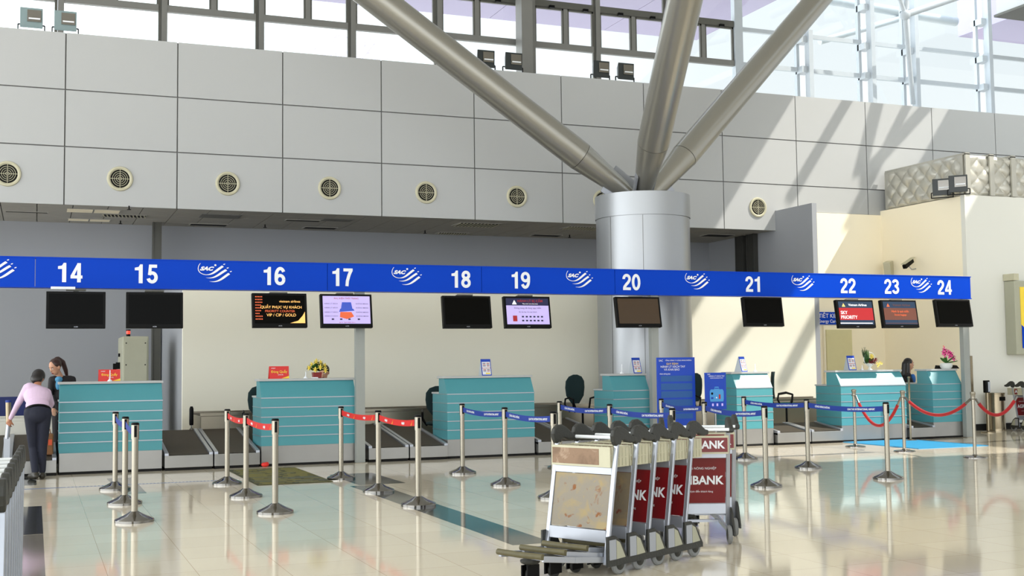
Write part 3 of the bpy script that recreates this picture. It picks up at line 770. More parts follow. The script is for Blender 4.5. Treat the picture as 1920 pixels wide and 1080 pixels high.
for a in ((86,199,548,615,0,2,None,'scr','switched-off black monitor under number 14'), (236,344,549,615,-2,4,None,'scr','switched-off black monitor under number 15'),
          (472,576,551,614,0,9,d16,'scr','monitor with gold lettering on black under number 16'), (600,698,552,615,0,9,d17,'scr','monitor with a lilac baggage notice under number 17'),
          (829,921,556,615,0,9,None,'scr','switched-off black monitor under number 18'), (944,1032,557,615,0,9,d19,'scr','monitor with navy header and lilac page under number 19'),
          (1154,1238,557,614,0,10,None,'scrb','monitor with a painted brown reflection under number 20'), (1393,1467,558,612,0,8,None,'scr','switched-off black monitor under number 21'),
          (1568,1638,563,615,0,9,d22,'scr','monitor with a bright red field under number 22'), (1652,1719,564,614,0,9,d23,'scr','monitor with a dull brown field under number 23'),
          (1754,1820,563,612,0,9,None,'scr','switched-off black monitor under number 24')):
    monitor('wall_monitor' if False else 'hanging_monitor', a[8], a[0], a[1], a[2], a[3], a[4], a[5], a[6], a[7])
q = P(118, 545, Y=17.8)
b = MB(); b.box(q.x-.16, q.x+.16, 17.75, 17.88, 2.595, 2.63); tag(b.build('network_box', 'white'), 'small white box on top of the monitor under number 14', 'electronics')

# ================================================================== CHECK-IN COUNTERS
YC = 18.03
def counter(name, label, x0, x1, full=True, desk=0.75):
    """x0..x1 front, panels with aluminium strips, slanted upper front, lower desk behind"""
    w = x1-x0
    t = thing(name, label, 'check-in counter', (x0, YC, 0), 0, 'teal check-in counters')
    b = MB(); b.box(.0, w, .0, desk, .0, .035, 1); b.box(.004, w-.004, .004, desk-.004, .035, .30, 0)
    b.build('kick_plate', ['kick', 'matblack'], t, .002)
    b = MB(); b.box(.002, w-.002, .002, desk, .30, 1.015, 0); b.build('lower_body', 'teal', t)
    b = MB(); b.hexa([(.002,.002,1.02),(w-.002,.002,1.02),(w-.002,.42,1.02),(.002,.42,1.02),(.002,.15,1.265),(w-.002,.15,1.265),(w-.002,.42,1.265),(.002,.42,1.265)]); b.build('slanted_front', 'teal', t)
    b = MB()
    for z in (1.015, .872, .73, .587, .445): b.box(-.002, w+.002, -.006, .004, z-.007, z+.007); b.box(-.004, .003, 0, desk, z-.004, z+.004); b.box(w-.003, w+.004, 0, desk, z-.004, z+.004)
    b.build('trim_strips', 'alu', t)
    b = MB(); b.box(-.02, w+.02, .12, .46, 1.265, 1.30); b.build('counter_top', 'top', t, .004)
    b = MB(); b.box(-.01, w+.01, .42, desk+.02, 1.015, 1.04); b.build('desk_top', 'top', t, .003)
    return t
CT = [(.33, 1.73, 'wide teal check-in counter at the left beside the two people, under 14 and 15'), (3.15, 4.60, 'wide teal check-in counter under numbers 16 and 17, with flowers on it'),
      (6.08, 7.58, 'wide teal check-in counter under numbers 18 and 19'), (9.02, 9.70, 'narrow teal check-in counter in front of the silver column, under 20'),
      (11.42, 12.17, 'narrow teal check-in counter behind the blue suitcase poster, under 21'), (13.63, 15.10, 'wide sunlit teal check-in counter under numbers 22 and 23'),
      (15.72, 16.42, 'narrow teal check-in counter at the right end with the pink orchid, under 24')]
for x0, x1, lb in CT: counter('check_in_counter', lb, x0, x1)

# ------------------------------------------------------------------ weighing / feeder belts
def feeder(label, x0, x1, y1=19.85, housing='kick'):
    w = x1-x0; L = y1-17.95; ze = .22+.26*L/1.9
    t = thing('baggage_conveyor', label, 'baggage conveyor', (x0, 17.95, 0), 0, 'baggage conveyors between the counters')
    b = MB(); b.box(.01, w-.01, .02, L, 0, .04, 1); b.box(0, w, 0, .9, .04, .215, 0)
    b.hexa([(0,.9,.04),(w,.9,.04),(w,L,.04),(0,L,.04),(0,.9,.215),(w,.9,.215),(w,L,ze-.04),(0,L,ze-.04)], 0); b.build('housing', [housing, 'matblack'], t, .004)
    n = 14; b = MB()
    for i in range(n):
        a, c = i/n, (i+1)/n
        b.face([(.06, .03+a*(L-.04), .222+a*(ze-.21)), (w-.06, .03+a*(L-.04), .222+a*(ze-.21)), (w-.06, .03+c*(L-.04), .222+c*(ze-.21)), (.06, .03+c*(L-.04), .222+c*(ze-.21))], 0)
    b.build('belt', 'belt', t)
    for sx in (0, w-.055):
        b = MB(); b.hexa([(sx,0,.17),(sx+.055,0,.17),(sx+.055,L,ze-.06),(sx,L,ze-.06),(sx,0.01,.25),(sx+.055,0.01,.25),(sx+.055,L,ze+.03),(sx,L,ze+.03)]); b.build('side_rail', 'alu', t, .004)
    return t
for a in ((-1.05, -.35, 'white conveyor at the far left edge beside the bending man'), (-.33, .30, 'white conveyor behind the bending man, left of the first counter'),
          (1.76, 2.44, 'left conveyor of the pair between the first and second counters'), (2.46, 3.12, 'right conveyor of the pair between the first and second counters'),
          (4.78, 5.42, 'left conveyor of the pair between the second and third counters'), (5.44, 6.06, 'right conveyor of the pair between the second and third counters'),
          (7.61, 8.30, 'left conveyor of the pair between the third and fourth counters'), (8.32, 9.0, 'right conveyor of the pair between the third and fourth counters'),
          (12.2, 12.9, 'left conveyor of the sunlit pair before counter 22'), (12.92, 13.6, 'right conveyor of the sunlit pair before counter 22'),
          (15.13, 15.69, 'short conveyor between the counters under 23 and 24')):
    feeder(a[2], a[0], a[1], y1=18.75 if 12 < a[0] < 13.5 else 19.85)
feeder('conveyor hidden behind the tall blue notice board', 9.95, 10.6, y1=18.95)
def collector(label, x0, x1, m):
    t = thing('transport_conveyor', label, 'transport conveyor', (x0, 19.9, 0))
    w = x1-x0
    b = MB(); b.box(0, w, 0, 1.05, .04, .70); b.box(0, w, .02, 1.0, 0, .04, 1); b.build('housing', [m, 'matblack'], t, .01)
    b = MB(); b.box(0, w, .06, .98, .70, .715); b.build('belt', 'belt', t)
    b = MB(); b.box(0, w, 0, .05, .70, .745); b.box(0, w, 1.0, 1.05, .70, .745); b.build('side_guard', m, t)
M['whitehous'] = mat('cream_white_housing', (214, 212, 200), .4)
collector('cream white transport conveyor behind the two people at left', -3.2, 1.2, 'whitehous')
collector('long stainless transport conveyor along the beige wall, left of the column', 2.5, 9.55, 'steeld')
collector('stainless transport conveyor along the sunlit wall, right of the column', 11.7, 15.1, 'steeld')
b = MB(); b.box(-3.0, -.08, 21.5, 21.62, 0, 1.04); tag(b.build('blue_screen', 'navy'), 'low dark blue partition behind the bending man at the left edge', 'partition')

for px, ytop, Y, lb, tp in ((359, 762, 20.02, 'black-topped guard rod at the conveyor between the first two counters', 'black'), (680, 753, 20.02, 'black guard rod right of the second counter beside the grey post', 'black'),):
    q = P(px, ytop, Y=19.88); t = thing('guard_rod', lb, 'guard rod', (q.x, 19.88, .47))
    h = q.z-.47
    b = MB(); b.lathe([(.03, 0), (.03, .03), (.012, .05), (.012, .1)], (0,0,0), 0, 14); b.build('foot', 'chrome', t)
    b = MB(); b.lathe([(.03, .09), (.034, .12), (.034, h-.04), (.02, h)], (0,0,0), 0, 14); b.build('sleeve', tp, t)
q = P(14, 768, Y=17.55)
t = thing('lever_post', 'steel lever post with a blue cap under the bending man\'s hand', 'lever post', (q.x, 18.02, .25))
b = MB(); b.box(-.05, .03, -.02, .02, 0, .3); b.tube([(-.01,0,.28), (.01,0,.5)], .03, 0, 12); b.build('arm', 'alu', t)
b = MB(); b.tube([(.01,0,.48), (.0,0,.78)], .038, 0, 12); b.build('grip', 'bronze', t)
b = MB(); b.tube([(.0,0,.78), (.0,0,.81)], .038, 0, 12); b.build('cap', 'bluebelt', t)

# ------------------------------------------------------------------ control cabinet
t = thing('control_cabinet', 'khaki metal control cabinet with a red beacon behind the first counter', 'cabinet', (1.42, 21.9, 0))
b = MB(); b.box(0, .44, 0, 1.2, .05, 2.05, 0); b.box(.02, .42, .02, 1.1, 0, .05, 0); b.build('body', 'cabinet', t, .02)
b = MB(); b.box(.03, .41, -.015, 0, .1, 1.98); b.build('front_panel', 'cabinet', t, .003)
b = MB()
for x in (.06, .38):
    for z in (.2, 1.0, 1.55, 1.93): b.lathe([(.012, -.006), (.012, 0)], (x, -.015, z), 0, 8, ax='y')
b.build('screws', 'black', t)
b = MB(); b.lathe([(.035, 2.05), (.035, 2.09), (.03, 2.09)], (.1, .1, 0), 0, 14); b.lathe([(.04, 2.15), (.04, 2.17)], (.1, .1, 0), 0, 14); b.build('beacon_base', 'black', t)
b = MB(); b.lathe([(.03, 2.09), (.035, 2.12), (.03, 2.15)], (.1, .1, 0), 0, 14); b.build('beacon_lens', 'redlamp', t)
b = MB(); b.box(-.07, 0, .6, .72, 1.48, 1.6); b.box(-.12, -.06, .62, .66, 1.44, 1.58); b.build('door_lock', 'black', t)
for z in (1.7, 1.34): b = MB(); b.box(-.03, 0, .62, .7, z, z+.06); b.build('switch', 'black', t)

# ================================================================== QUEUE BARRIERS
def base_profile(r): return [(r, 0), (r, .022), (r*.96, .03), (r*.55, .062), (.06, .085), (.036, .1)]
def make_stanchion():
    t = thing('belt_stanchion', '', 'stanchion')
    b = MB(); b.lathe(base_profile(.185), (0,0,0), 0, 32); b.build('base', 'chrome', t)
    b = MB(); b.lathe([(.031, .09), (.031, .80)], (0,0,0), 0, 20); b.build('pole', 'steel', t)
    h = MB(); h.lathe([(.037, .79), (.037, .925)], (0,0,0), 0, 20); h.build('belt_head', 'steel', t)
    b = MB(); b.lathe([(.038, .925), (.038, .94), (.03, .948)], (0,0,0), 0, 20); b.build('cap', 'black', t)
    for ys in (-.045, .03): b = MB(); b.box(-.012, .012, ys, ys+.015, .81, .92); b.build('belt_slot', 'black', t)
    return t
s0 = make_stanchion()
GX = {'a': .93, 'b': 2.27, 'c': 3.76, 'd': 5.36}
ST = [(.93, 15.48, 'back stanchion of the blue-belt trio before the first counter'), (.93, 13.77, 'middle stanchion of the blue-belt trio before the first counter'), (.91, 12.13, 'front stanchion of the blue-belt trio before the first counter'),
      (2.28, 15.49, 'back stanchion of the left red-belt row, by the woven mat'), (2.25, 13.85, 'middle stanchion of the left red-belt row'), (2.27, 12.18, 'front stanchion of the left red-belt row'),
      (3.75, 15.49, 'back stanchion of the right red-belt row, beside the second counter'), (3.76, 13.69, 'middle stanchion of the right red-belt row'), (3.76, 12.12, 'front stanchion of the right red-belt row, on the dark floor band'),
      (5.42, 15.44, 'back stanchion of the blue-belt row before the third counter'), (5.35, 13.67, 'middle stanchion of the blue-belt row before the third counter'), (5.31, 12.1, 'front stanchion of the blue-belt row, just left of the trolleys'),
      (6.90, 15.5, 'back stanchion of the blue-belt row over the trolleys, right of the third counter'), (6.87, 13.85, 'middle stanchion of the blue-belt row over the trolleys'), (6.80, 12.1, 'front stanchion of the blue-belt row over the trolleys, before the notice board'),
      (8.53, 15.5, 'back stanchion left of the tall notice board beside the grey post'), (8.24, 13.8, 'middle stanchion between the notice board and the suitcase poster'), (7.99, 12.02, 'front stanchion right of the trolleys with a blue belt'),
      (10.02, 15.62, 'back stanchion of the rightmost blue-belt row, before the counter under 21'), (9.9, 13.86, 'middle stanchion of the rightmost blue-belt row'), (9.84, 12.13, 'front stanchion of the rightmost blue-belt row')]
for i, (x, y, lb) in enumerate(ST):
    s = s0 if i == 0 else copy_tree(s0); s.location = (x, y, 0); s['label'] = lb; s['group'] = 'belt stanchions'
    if i >= 18: s.rotation_euler = (0, 0, .05)
def barrier(i, j, m, label, words, sag=.028):
    a = Vector((ST[i][0], ST[i][1], .865)); c = Vector((ST[j][0], ST[j][1], .865)); d = (c-a).normalized(); a += d*.046; c -= d*.046
    n = 16; pt = [a.lerp(c, k/n)-Vector((0,0,sag*4*(k/n)*(1-k/n))) for k in range(n+1)]
    hh = .033; nrm = d.cross(Vector((0,0,1))).normalized()
    b = MB()
    for k in range(n):
        for sgn in (1,):
            p, q = pt[k], pt[k+1]; o = nrm*.0012
            b.hexa([p-o-Vector((0,0,hh)), q-o-Vector((0,0,hh)), q+o-Vector((0,0,hh)), p+o-Vector((0,0,hh)), p-o+Vector((0,0,hh)), q-o+Vector((0,0,hh)), q+o+Vector((0,0,hh)), p+o+Vector((0,0,hh))])
    o = b.build('barrier_belt', m); tag(o, label, 'barrier belt', 'retractable belts between stanchions')
    L = (c-a).length
    nn = nrm if nrm.x < 0 else -nrm
    for f, w, sz, col in words:
        k = f*n; p = pt[int(k)].lerp(pt[min(n, int(k)+1)], k-int(k)); dd = (pt[min(n, int(k)+1)]-pt[int(k)]).normalized()
        if w == '/':
            q = MB(); pp = p+nn*.003; q.face([pp-dd*.03-Vector((0,0,.028)), pp-dd*.012-Vector((0,0,.028)), pp+dd*.035+Vector((0,0,.028))]); q.build('yellow_stripe', 'signyel', o)
        else: text(w, sz, p+nn*.003, col, o, 'print', xd=dd, up=dd.cross(nn)*-1 if dd.cross(nn).z < 0 else dd.cross(nn), bold=.03, shear=.25 if m == 'redbelt' else 0)
rw = [(.2, 'vietjet', .045, 'white'), (.38, '/', 0, ''), (.66, 'vietjet', .045, 'white'), (.88, '/', 0, '')]
bw = [(.2, 'CẢNG HÀNG KHÔNG', .034, 'white'), (.72, 'CAN THO INTERNATIONAL AIRPORT', .034, 'white')]
barrier(0, 1, 'bluebelt', 'blue belt between the back and middle stanchions at far left', []); barrier(1, 2, 'bluebelt', 'blue belt between the middle and front stanchions at far left', [])
barrier(3, 4, 'redbelt', 'red belt, back span of the left red row', rw); barrier(4, 5, 'redbelt', 'red belt, front span of the left red row', rw)
barrier(6, 7, 'redbelt', 'red belt, back span of the right red row', rw); barrier(7, 8, 'redbelt', 'red belt, front span of the right red row', rw)
barrier(9, 10, 'bluebelt', 'blue belt, back span before the third counter', bw); barrier(10, 11, 'bluebelt', 'blue belt, front span running to the trolleys', bw)
barrier(12, 13, 'bluebelt', 'blue belt, back span above the trolleys', bw); barrier(13, 14, 'bluebelt', 'blue belt, front span above the trolleys', bw)
barrier(15, 16, 'bluebelt', 'blue belt crossing in front of the tall notice board', bw, .04); barrier(16, 17, 'bluebelt', 'blue belt below the suitcase poster', bw, .04)
barrier(18, 19, 'bluebelt', 'blue belt, back span of the rightmost row', bw); barrier(19, 20, 'bluebelt', 'blue belt, front span of the rightmost row', bw)

def make_rope_post():
    t = thing('rope_stanchion', '', 'stanchion')
    b = MB(); b.lathe([(.17, 0), (.17, .012), (.16, .02), (.04, .035), (.03, .05)], (0,0,0), 0, 32); b.build('base', 'chrome', t)
    b = MB(); b.lathe([(.026, .04), (.026, .95)], (0,0,0), 0, 20); b.build('pole', 'steel', t)
    b = MB(); b.lathe([(.034, .88), (.034, .93), (.042, .955), (.042, .975), (.03, .985)], (0,0,0), 0, 20); b.build('head', 'steel', t)
    b = MB(); b.ring_torus((0,0,.875), .04, .007, 'z', 0, 20, 6); b.build('hook_ring', 'chrome', t)
    return t
r0 = make_rope_post()
RP = [(13.06, 16.92, 'rope post at the left end of the red velvet rope'), (13.02, 15.63, 'middle rope post before the blue floor mat'), (13.10, 14.16, 'nearest rope post at the right, before the trash bins'), (14.75, 13.6, 'rope post outside the right edge of the photo')]
for i, (x, y, lb) in enumerate(RP[:3]):
    s = r0 if i == 0 else copy_tree(r0); s.location = (x, y, 0); s['label'] = lb; s['group'] = 'velvet rope posts'
def rope(a, c, sag, label):
    t = thing('velvet_rope', label, 'rope', group='red velvet ropes')
    a = Vector(a); c = Vector(c); n = 24
    d = (c-a).normalized(); a = a+d*.05; c = c-d*.05
    f = lambda u: a.lerp(c, u)-Vector((0,0,sag*4*u*(1-u)))
    b = MB(); b.tube([f(.07+.86*i/n) for i in range(n+1)], .026, 0, 12); b.build('rope', 'velvet', t)
    for u0, u1 in ((0, .075), (.925, 1)):
        b = MB(); b.tube([f(u0+(u1-u0)*i/3) for i in range(4)], .019 , 0, 12); b.build('end_fitting', 'chrome', t)
rope((13.06,16.92,.87), (13.02,15.63,.87), .48, 'red velvet rope hanging deepest, in front of the sunlit counter')
rope((13.02,15.63,.87), (13.10,14.16,.87), .26, 'red velvet rope before the rightmost counter')
rope((13.10,14.16,.87), (13.95,14.1,.9), .26, 'red velvet rope running out of the photo at right')
q = P(1704, 716, Y=17.75)
tag(MB().lathe([(.02, .76), (.02, 1.14), (.028, 1.15), (.028, 1.17)], (q.x, 17.75, 0), 0, 14).lathe([(.12,0),(.12,.01),(.02,.03),(.02,.77)], (q.x, 17.75, 0), 0, 14).build('thin_post', 'bronze'), 'thin bronze post between the two rightmost counters', 'post')
q = P(1825, 726, Y=19.2)
t = thing('sensor_post', 'dark post with a black and silver head before the corner of the block', 'post', (17.85, 18.9, 0))
b = MB(); b.lathe([(.14, 0), (.14, .02), (.03, .04), (.03, .8)], (0,0,0), 0, 20); b.build('pole', 'bronze', t)
b = MB(); b.box(-.06, .05, -.04, .04, .8, 1.05); b.build('head', 'black', t, .01)
b = MB(); b.box(-.01, .045, -.05, -.04, .82, 1.02); b.build('face_plate', 'alu', t)

# mats
def striped_mat():
    b = MB(); x0, x1, y0, y1 = 2.60, 3.56, 15.13, 17.6; n = 60
    b.box(x0, x1, y0, y1, 0, .008, 0)
    rnd = random.Random(3)
    for i in range(n):
        y = y0+(y1-y0)*i/n
        if i % 2: 
            x = x0+rnd.random()*.1
            while x < x1-.05:
                L = .15+rnd.random()*.5; b.face([(x,y,.0085),(min(x+L,x1),y,.0085),(min(x+L,x1),y+.022,.0085),(x,y+.022,.0085)], 1 if rnd.random() < .75 else 2); x += L+.03+rnd.random()*.1
    return b
M['mat2'] = mat('mat_yellow_fibre', (176, 164, 70), .95); M['mat3'] = mat('mat_grey_fibre', (130, 138, 124), .95)
tag(striped_mat().build('woven_mat', ['mat', 'mat2', 'mat3']), 'olive and yellow striped woven mat before the second counter', 'mat')
b = MB(); b.prism([(13.62,16.0),(15.1,16.0),(15.1,18.0),(13.62,18.0)], lambda x, y: (x, y, 0.0), lambda x, y: (x, y, .01)); tag(b.build('floor_mat', 'matb'), 'bright blue floor mat before the sunlit counter', 'mat')
q = P(497, 873, Z=.02)
b = MB(); b.ell((q.x, q.y, .035), (.06,.04,.035), 0, 10, 6); b.ell((q.x+.03, q.y+.02, .045), (.03,.03,.03), 0, 8, 5); tag(b.build('crumpled_packet', 'signred'), 'small crumpled red packet on the floor by the second counter', 'litter')
q0, q1 = P(75, 916, Z=.001), P(420, 907, Z=.001)
b = MB(); b.box(q0.x-.6, q1.x, q0.y-.02, q0.y+.02, .0, .0016, 0)
for i in range(60):
    x = q0.x+.3+i*.045; b.box(x, x+.022, q0.y-.012, q0.y+.012, .0016, .002, 1)
tag(b.build('queue_line_tape', ['posterl', 'white']), 'thin printed queue line tape across the floor before the first counters', 'floor tape')

# ================================================================== LUGGAGE TROLLEYS
def post_x(z): return .15-.15*(z-.1)/.83
def trolley(label, loc, rz, board='red', basket='red', letters=None, group='luggage trolleys', side=1, name='luggage_trolley'):
    """side=+1: print readable from the nose side, -1 from the handle side"""
    t = thing(name, label, 'luggage trolley', (loc[0], loc[1], 0), rz, group)
    for s in (-1, 1):
        b = MB(); b.bar((post_x(.08), s*.27, .08), (post_x(.93), s*.27, .93), .034, .022, up=(1,0,0)); b.build('upright_post', 'alu', t, .004)
        b = MB(); y0, y1 = s*.285, s*.30
        b.prism([(.17,.07),(.17,.275),(.08,.275),(.02,.235),(-.07,.1),(-.07,.07)], lambda x, z: (x, y0, z), lambda x, z: (x, y1, z), 1)
        y2 = s*.303
        b.prism([(.15,.115),(.15,.25),(.075,.25),(.075,.115)], lambda x, z: (x, y1, z), lambda x, z: (x, y2, z), 0)
        b.prism([(.07,.115),(.07,.245),(.03,.225),(-.03,.12)], lambda x, z: (x, y1, z), lambda x, z: (x, y2, z), 2)
        b.build('wheel_bracket', ['alu', 'rubber', 'cabinet'], t)
        w = MB(); w.lathe([(.045, -.016), (.066, -.018), (.075, -.008), (.075, .008), (.066, .018), (.045, .016)], (0, s*.262, .075), 0, 26, ax='y')
        wo = w.build('wheel', 'tyre', t); w = MB(); w.lathe([(.012, -.024), (.045, -.018), (.045, .018), (.012, .024)], (0, s*.262, .075), 0, 20, ax='y'); w.build('hub', 'rubber', wo)
        g = [(.055,.915),(.066,.955),(.05,.995),(.012,1.018),(-.035,1.02),(-.08,1.002),(-.125,.972),(-.165,.948),(-.205,.94),(-.205,.908),(-.15,.898),(-.10,.905),(-.06,.922),(-.035,.92),(-.022,.892),(.035,.885)]
        b = MB(); b.prism(g, lambda x, z: (x, s*.27-.018, z), lambda x, z: (x, s*.27+.018, z)); b.build('hand_grip', 'rubber', t, .009)
        b = MB(); b.bar((.05, s*.26, .105), (.45, s*.235, .15), .022, .04); b.bar((.45, s*.235, .15), (.72, s*.19, .185), .022, .04); b.build('side_rail', 'alu', t, .003)
    b = MB(); b.tube([(-.185, -.25, .926), (-.185, .25, .926)], .013, 0, 14); b.build('handle_bar', 'white', t)
    for z0, z1 in ((.225, .31), (.685, .735)):
        b = MB(); x = post_x((z0+z1)/2); b.box(x-.012, x+.012, -.255, .255, z0, z1); b.build('crossbar', 'alu', t, .003)
    b = MB(); a, c = post_x(.315), post_x(.682)
    b.hexa([(a-.004,-.25,.315),(a+.004,-.25,.315),(a+.004,.25,.315),(a-.004,.25,.315),(c-.004,-.25,.682),(c+.004,-.25,.682),(c+.004,.25,.682),(c-.004,.25,.682)]); b.build('advert_board', board, t)
    # basket
    b = MB(); BY = .248
    for z in (.74, .80, .87):
        b.tube([(.035,-BY,z),(-.15,-BY,z),(-.17,-BY+.03,z),(-.17,BY-.03,z),(-.15,BY,z),(.035,BY,z)], .005, 0, 6)
    for i in range(9):
        y = -.22+i*.055; b.tube([(.04,y,.74),(-.17,y,.74),(-.17,y,.872)], .004, 0, 6)
    for s in (-1, 1):
        for k in range(5): x = -.155+k*.04; b.box(x, x+.032, s*BY-.004, s*BY+.004, .735, .878)
    b.build('wire_basket', 'cream_pl', t)
    b = MB(); xx = .046 if side > 0 else -.19
    b.box(xx, xx+.012, -.285 if side > 0 else -.24, BY, .735, .878, 0)
    b.box(xx+(.012 if side > 0 else -.002), xx+(.014 if side > 0 else 0), -.275 if side > 0 else -.235, .15 if side > 0 else .235, .75, .862, 1); b.build('basket_panel', ['cream_pl', basket], t)
    b = MB(); b.tube([(.73,-.2,.2),(.745,0,.2),(.73,.2,.2)], .021, 0, 12); b.build('nose_bar', 'olive', t)
    b = MB(); b.lathe([(.02,.05),(.03,.12),(.06,.13),(.068,.14),(.068,.152),(.03,.165),(.03,.19)], (.63,0,0), 0, 20); b.build('caster_mount', 'rubber', t)
    b = MB(); b.box(.57, .69, -.03, -.02, .03, .12); b.box(.57, .69, .02, .03, .03, .12); b.build('caster_fork', 'black', t)
    b = MB(); b.lathe([(.03,-.014),(.048,-.016),(.052,0),(.048,.016),(.03,.014)], (.62, 0, .052), 0, 20, ax='y'); b.build('caster_wheel', 'rubber', t)
    b = MB(); b.bar((.63,-.2,.17), (.63,.2,.17), .05, .02); b.bar((.4,-.24,.135), (.4,.24,.135), .04, .02); b.build('cross_member', 'alu', t)
    if letters:
        s = side; z = .5; x = post_x(z)+s*.006
        upv = Vector((-.15, 0, .83)).normalized()
        text(letters, .098, (x, s*-.0, z), 'white', t, 'bank_lettering', xd=(0, s, 0), up=upv, bold=.03, sx=.95)
        text('mang phồn thịnh đến khách hàng', .022, (post_x(.4)+s*.006, 0, .41), 'white', t, 'small_lettering', xd=(0, s, 0), up=upv, bold=.0)
        text('NGÂN HÀNG NÔNG NGHIỆP', .026, (post_x(.6)+s*.006, 0, .60), 'white', t, 'small_lettering', xd=(0, s, 0), up=upv, bold=.0)
        text(letters, .085, (.0615 if s > 0 else -.1935, -.05 if s > 0 else 0, .805), 'white', t, 'bank_lettering', xd=(0, s, 0), bold=.03)
    return t
def copy_trolley(src, label, loc, rz):
    c = copy_tree(src); c.location = (loc[0], loc[1], 0); c.rotation_euler = (0, 0, rz); c['label'] = label; return c
u = Vector((.213, .108)); rz1 = math.atan2(-.44, -.90); O1 = Vector((3.67, 7.77))
trolley('nearest trolley of the row, its board faded and rust-spotted', O1, rz1, 'rust', 'faded')
trolley('second trolley of the row, with a brown weathered board', O1+u, rz1, 'rust2', 'faded')
tr = trolley('third trolley of the row, first with a dark red board', O1+u*2, rz1, 'red', 'red', 'AGRIBANK')
copy_trolley(tr, 'fourth trolley of the row, between two other red-board trolleys', O1+u*3, rz1)
copy_trolley(tr, 'fifth and last trolley of the slanting row, beside the trolley that faces away', O1+u*4, rz1)
rz2 = math.atan2(.92, .4)
t6 = trolley('trolley facing away with a full red board, right of the slanting row', (4.98, 8.50), rz2, 'red', 'red', 'AGRIBANK', side=-1)
copy_trolley(t6, 'rearmost right trolley facing away, mostly hidden by the one before it', (5.27, 8.87), rz2)
rz3 = math.radians(-91.5)
lab = ['farthest', 'second farthest', 'third farthest', 'fourth farthest', 'fifth farthest', 'sixth farthest', 'seventh farthest', 'eighth farthest', 'nearest']
tl = trolley('farthest trolley of the nested stack cut off by the left edge', (-.335, 7.62), rz3, 'rust2', 'faded', group='trolleys at the left edge')
for i in range(1, 9):
    copy_trolley(tl, '%s trolley of the nested stack cut off by the left edge' % lab[i], (-.335-.0065*i, 7.62-.29*i), rz3)
tf = trolley('rearmost of the two red-board trolleys parked by the wall at the right edge', (18.98, 19.1), math.radians(-90), 'red', 'red', 'AGRIBANK', group='trolleys by the right wall')
copy_trolley(tf, 'front one of the two red-board trolleys parked by the wall at the right edge', (18.98, 18.83), math.radians(-90))

# ================================================================== OFFICE CHAIRS
def chair(label, x, y, rz, seat_z=.60, fab='fabric'):
    """local +y is where the sitter faces"""
    t = thing('office_chair', label, 'office chair', (x, y, 0), rz, 'office chairs behind the counters')
    for k in range(5):
        a = math.radians(72*k+18); b = MB(); b.bar((.03*math.cos(a), .03*math.sin(a), .09), (.28*math.cos(a), .28*math.sin(a), .06), .04, .03); b.ell((.28*math.cos(a), .28*math.sin(a), .028), (.028,.028,.028), 0, 10, 6); b.build('base_leg', 'black', t)
    b = MB(); b.lathe([(.03, .08), (.03, .3), (.02, .3), (.02, seat_z-.04)], (0,0,0), 0, 14); b.build('gas_column', 'black', t)
    b = MB(); b.ell((0, 0, seat_z), (.24, .23, .045), 0, 24, 10); b.build('seat', 'tealfab' if fab != 'fabric' else 'fabric', t)
    b = MB(); n = 12; R = []
    prof = [(.08,-.24,.02),(.19,-.25,.16),(.21,-.25,.30),(.20,-.245,.42),(.14,-.235,.5),(.04,-.23,.535)]
    ring = []
    for w, yy, zz in prof:
        ring.append([(w*math.cos(a), yy+.035*math.sin(a)-.02*math.cos(a)**2*-1, seat_z+.09+zz) for a in [2*math.pi*k/16 for k in range(16)]])
    b.rings(ring, 0, True, True); b.build('backrest', 'fabric', t)
    b = MB(); b.bar((0,-.2,seat_z-.03), (0,-.29,seat_z+.12), .05, .02); b.bar((0,-.29,seat_z+.12), (0,-.28,seat_z+.35), .05, .02); b.build('back_support', 'black', t)
    for s in (-1, 1):
        b = MB(); b.tube([(s*.2,.05,seat_z-.03),(s*.27,.1,seat_z+.06),(s*.275,.12,seat_z+.19),(s*.27,.0,seat_z+.225),(s*.27,-.14,seat_z+.20),(s*.27,-.16,seat_z+.1),(s*.2,-.1,seat_z-.03)], .017, 0, 8); b.build('armrest', 'black', t)
    return t
def px_chair(px, Y, rz, label, **k): 
    return chair(label, P(px, 740, Y=Y).x, Y, math.radians(rz), **k)
px_chair(489, 19.3, 170, 'dark teal office chair peeking out left of the second counter', seat_z=.56)
px_chair(822, 19.3, 165, 'dark office chair peeking out left of the third counter', seat_z=.5)
px_chair(1092, 19.2, 190, 'tall dark office chair standing free left of the narrow counter under 20', seat_z=.66)
px_chair(1322, 18.75, 200, 'dark office chair mostly hidden behind the suitcase poster', seat_z=.66)
px_chair(1474, 19.2, -124, 'dark office chair with a bright teal seat before the sunlit wall, seen from its side', seat_z=.66, fab='t')

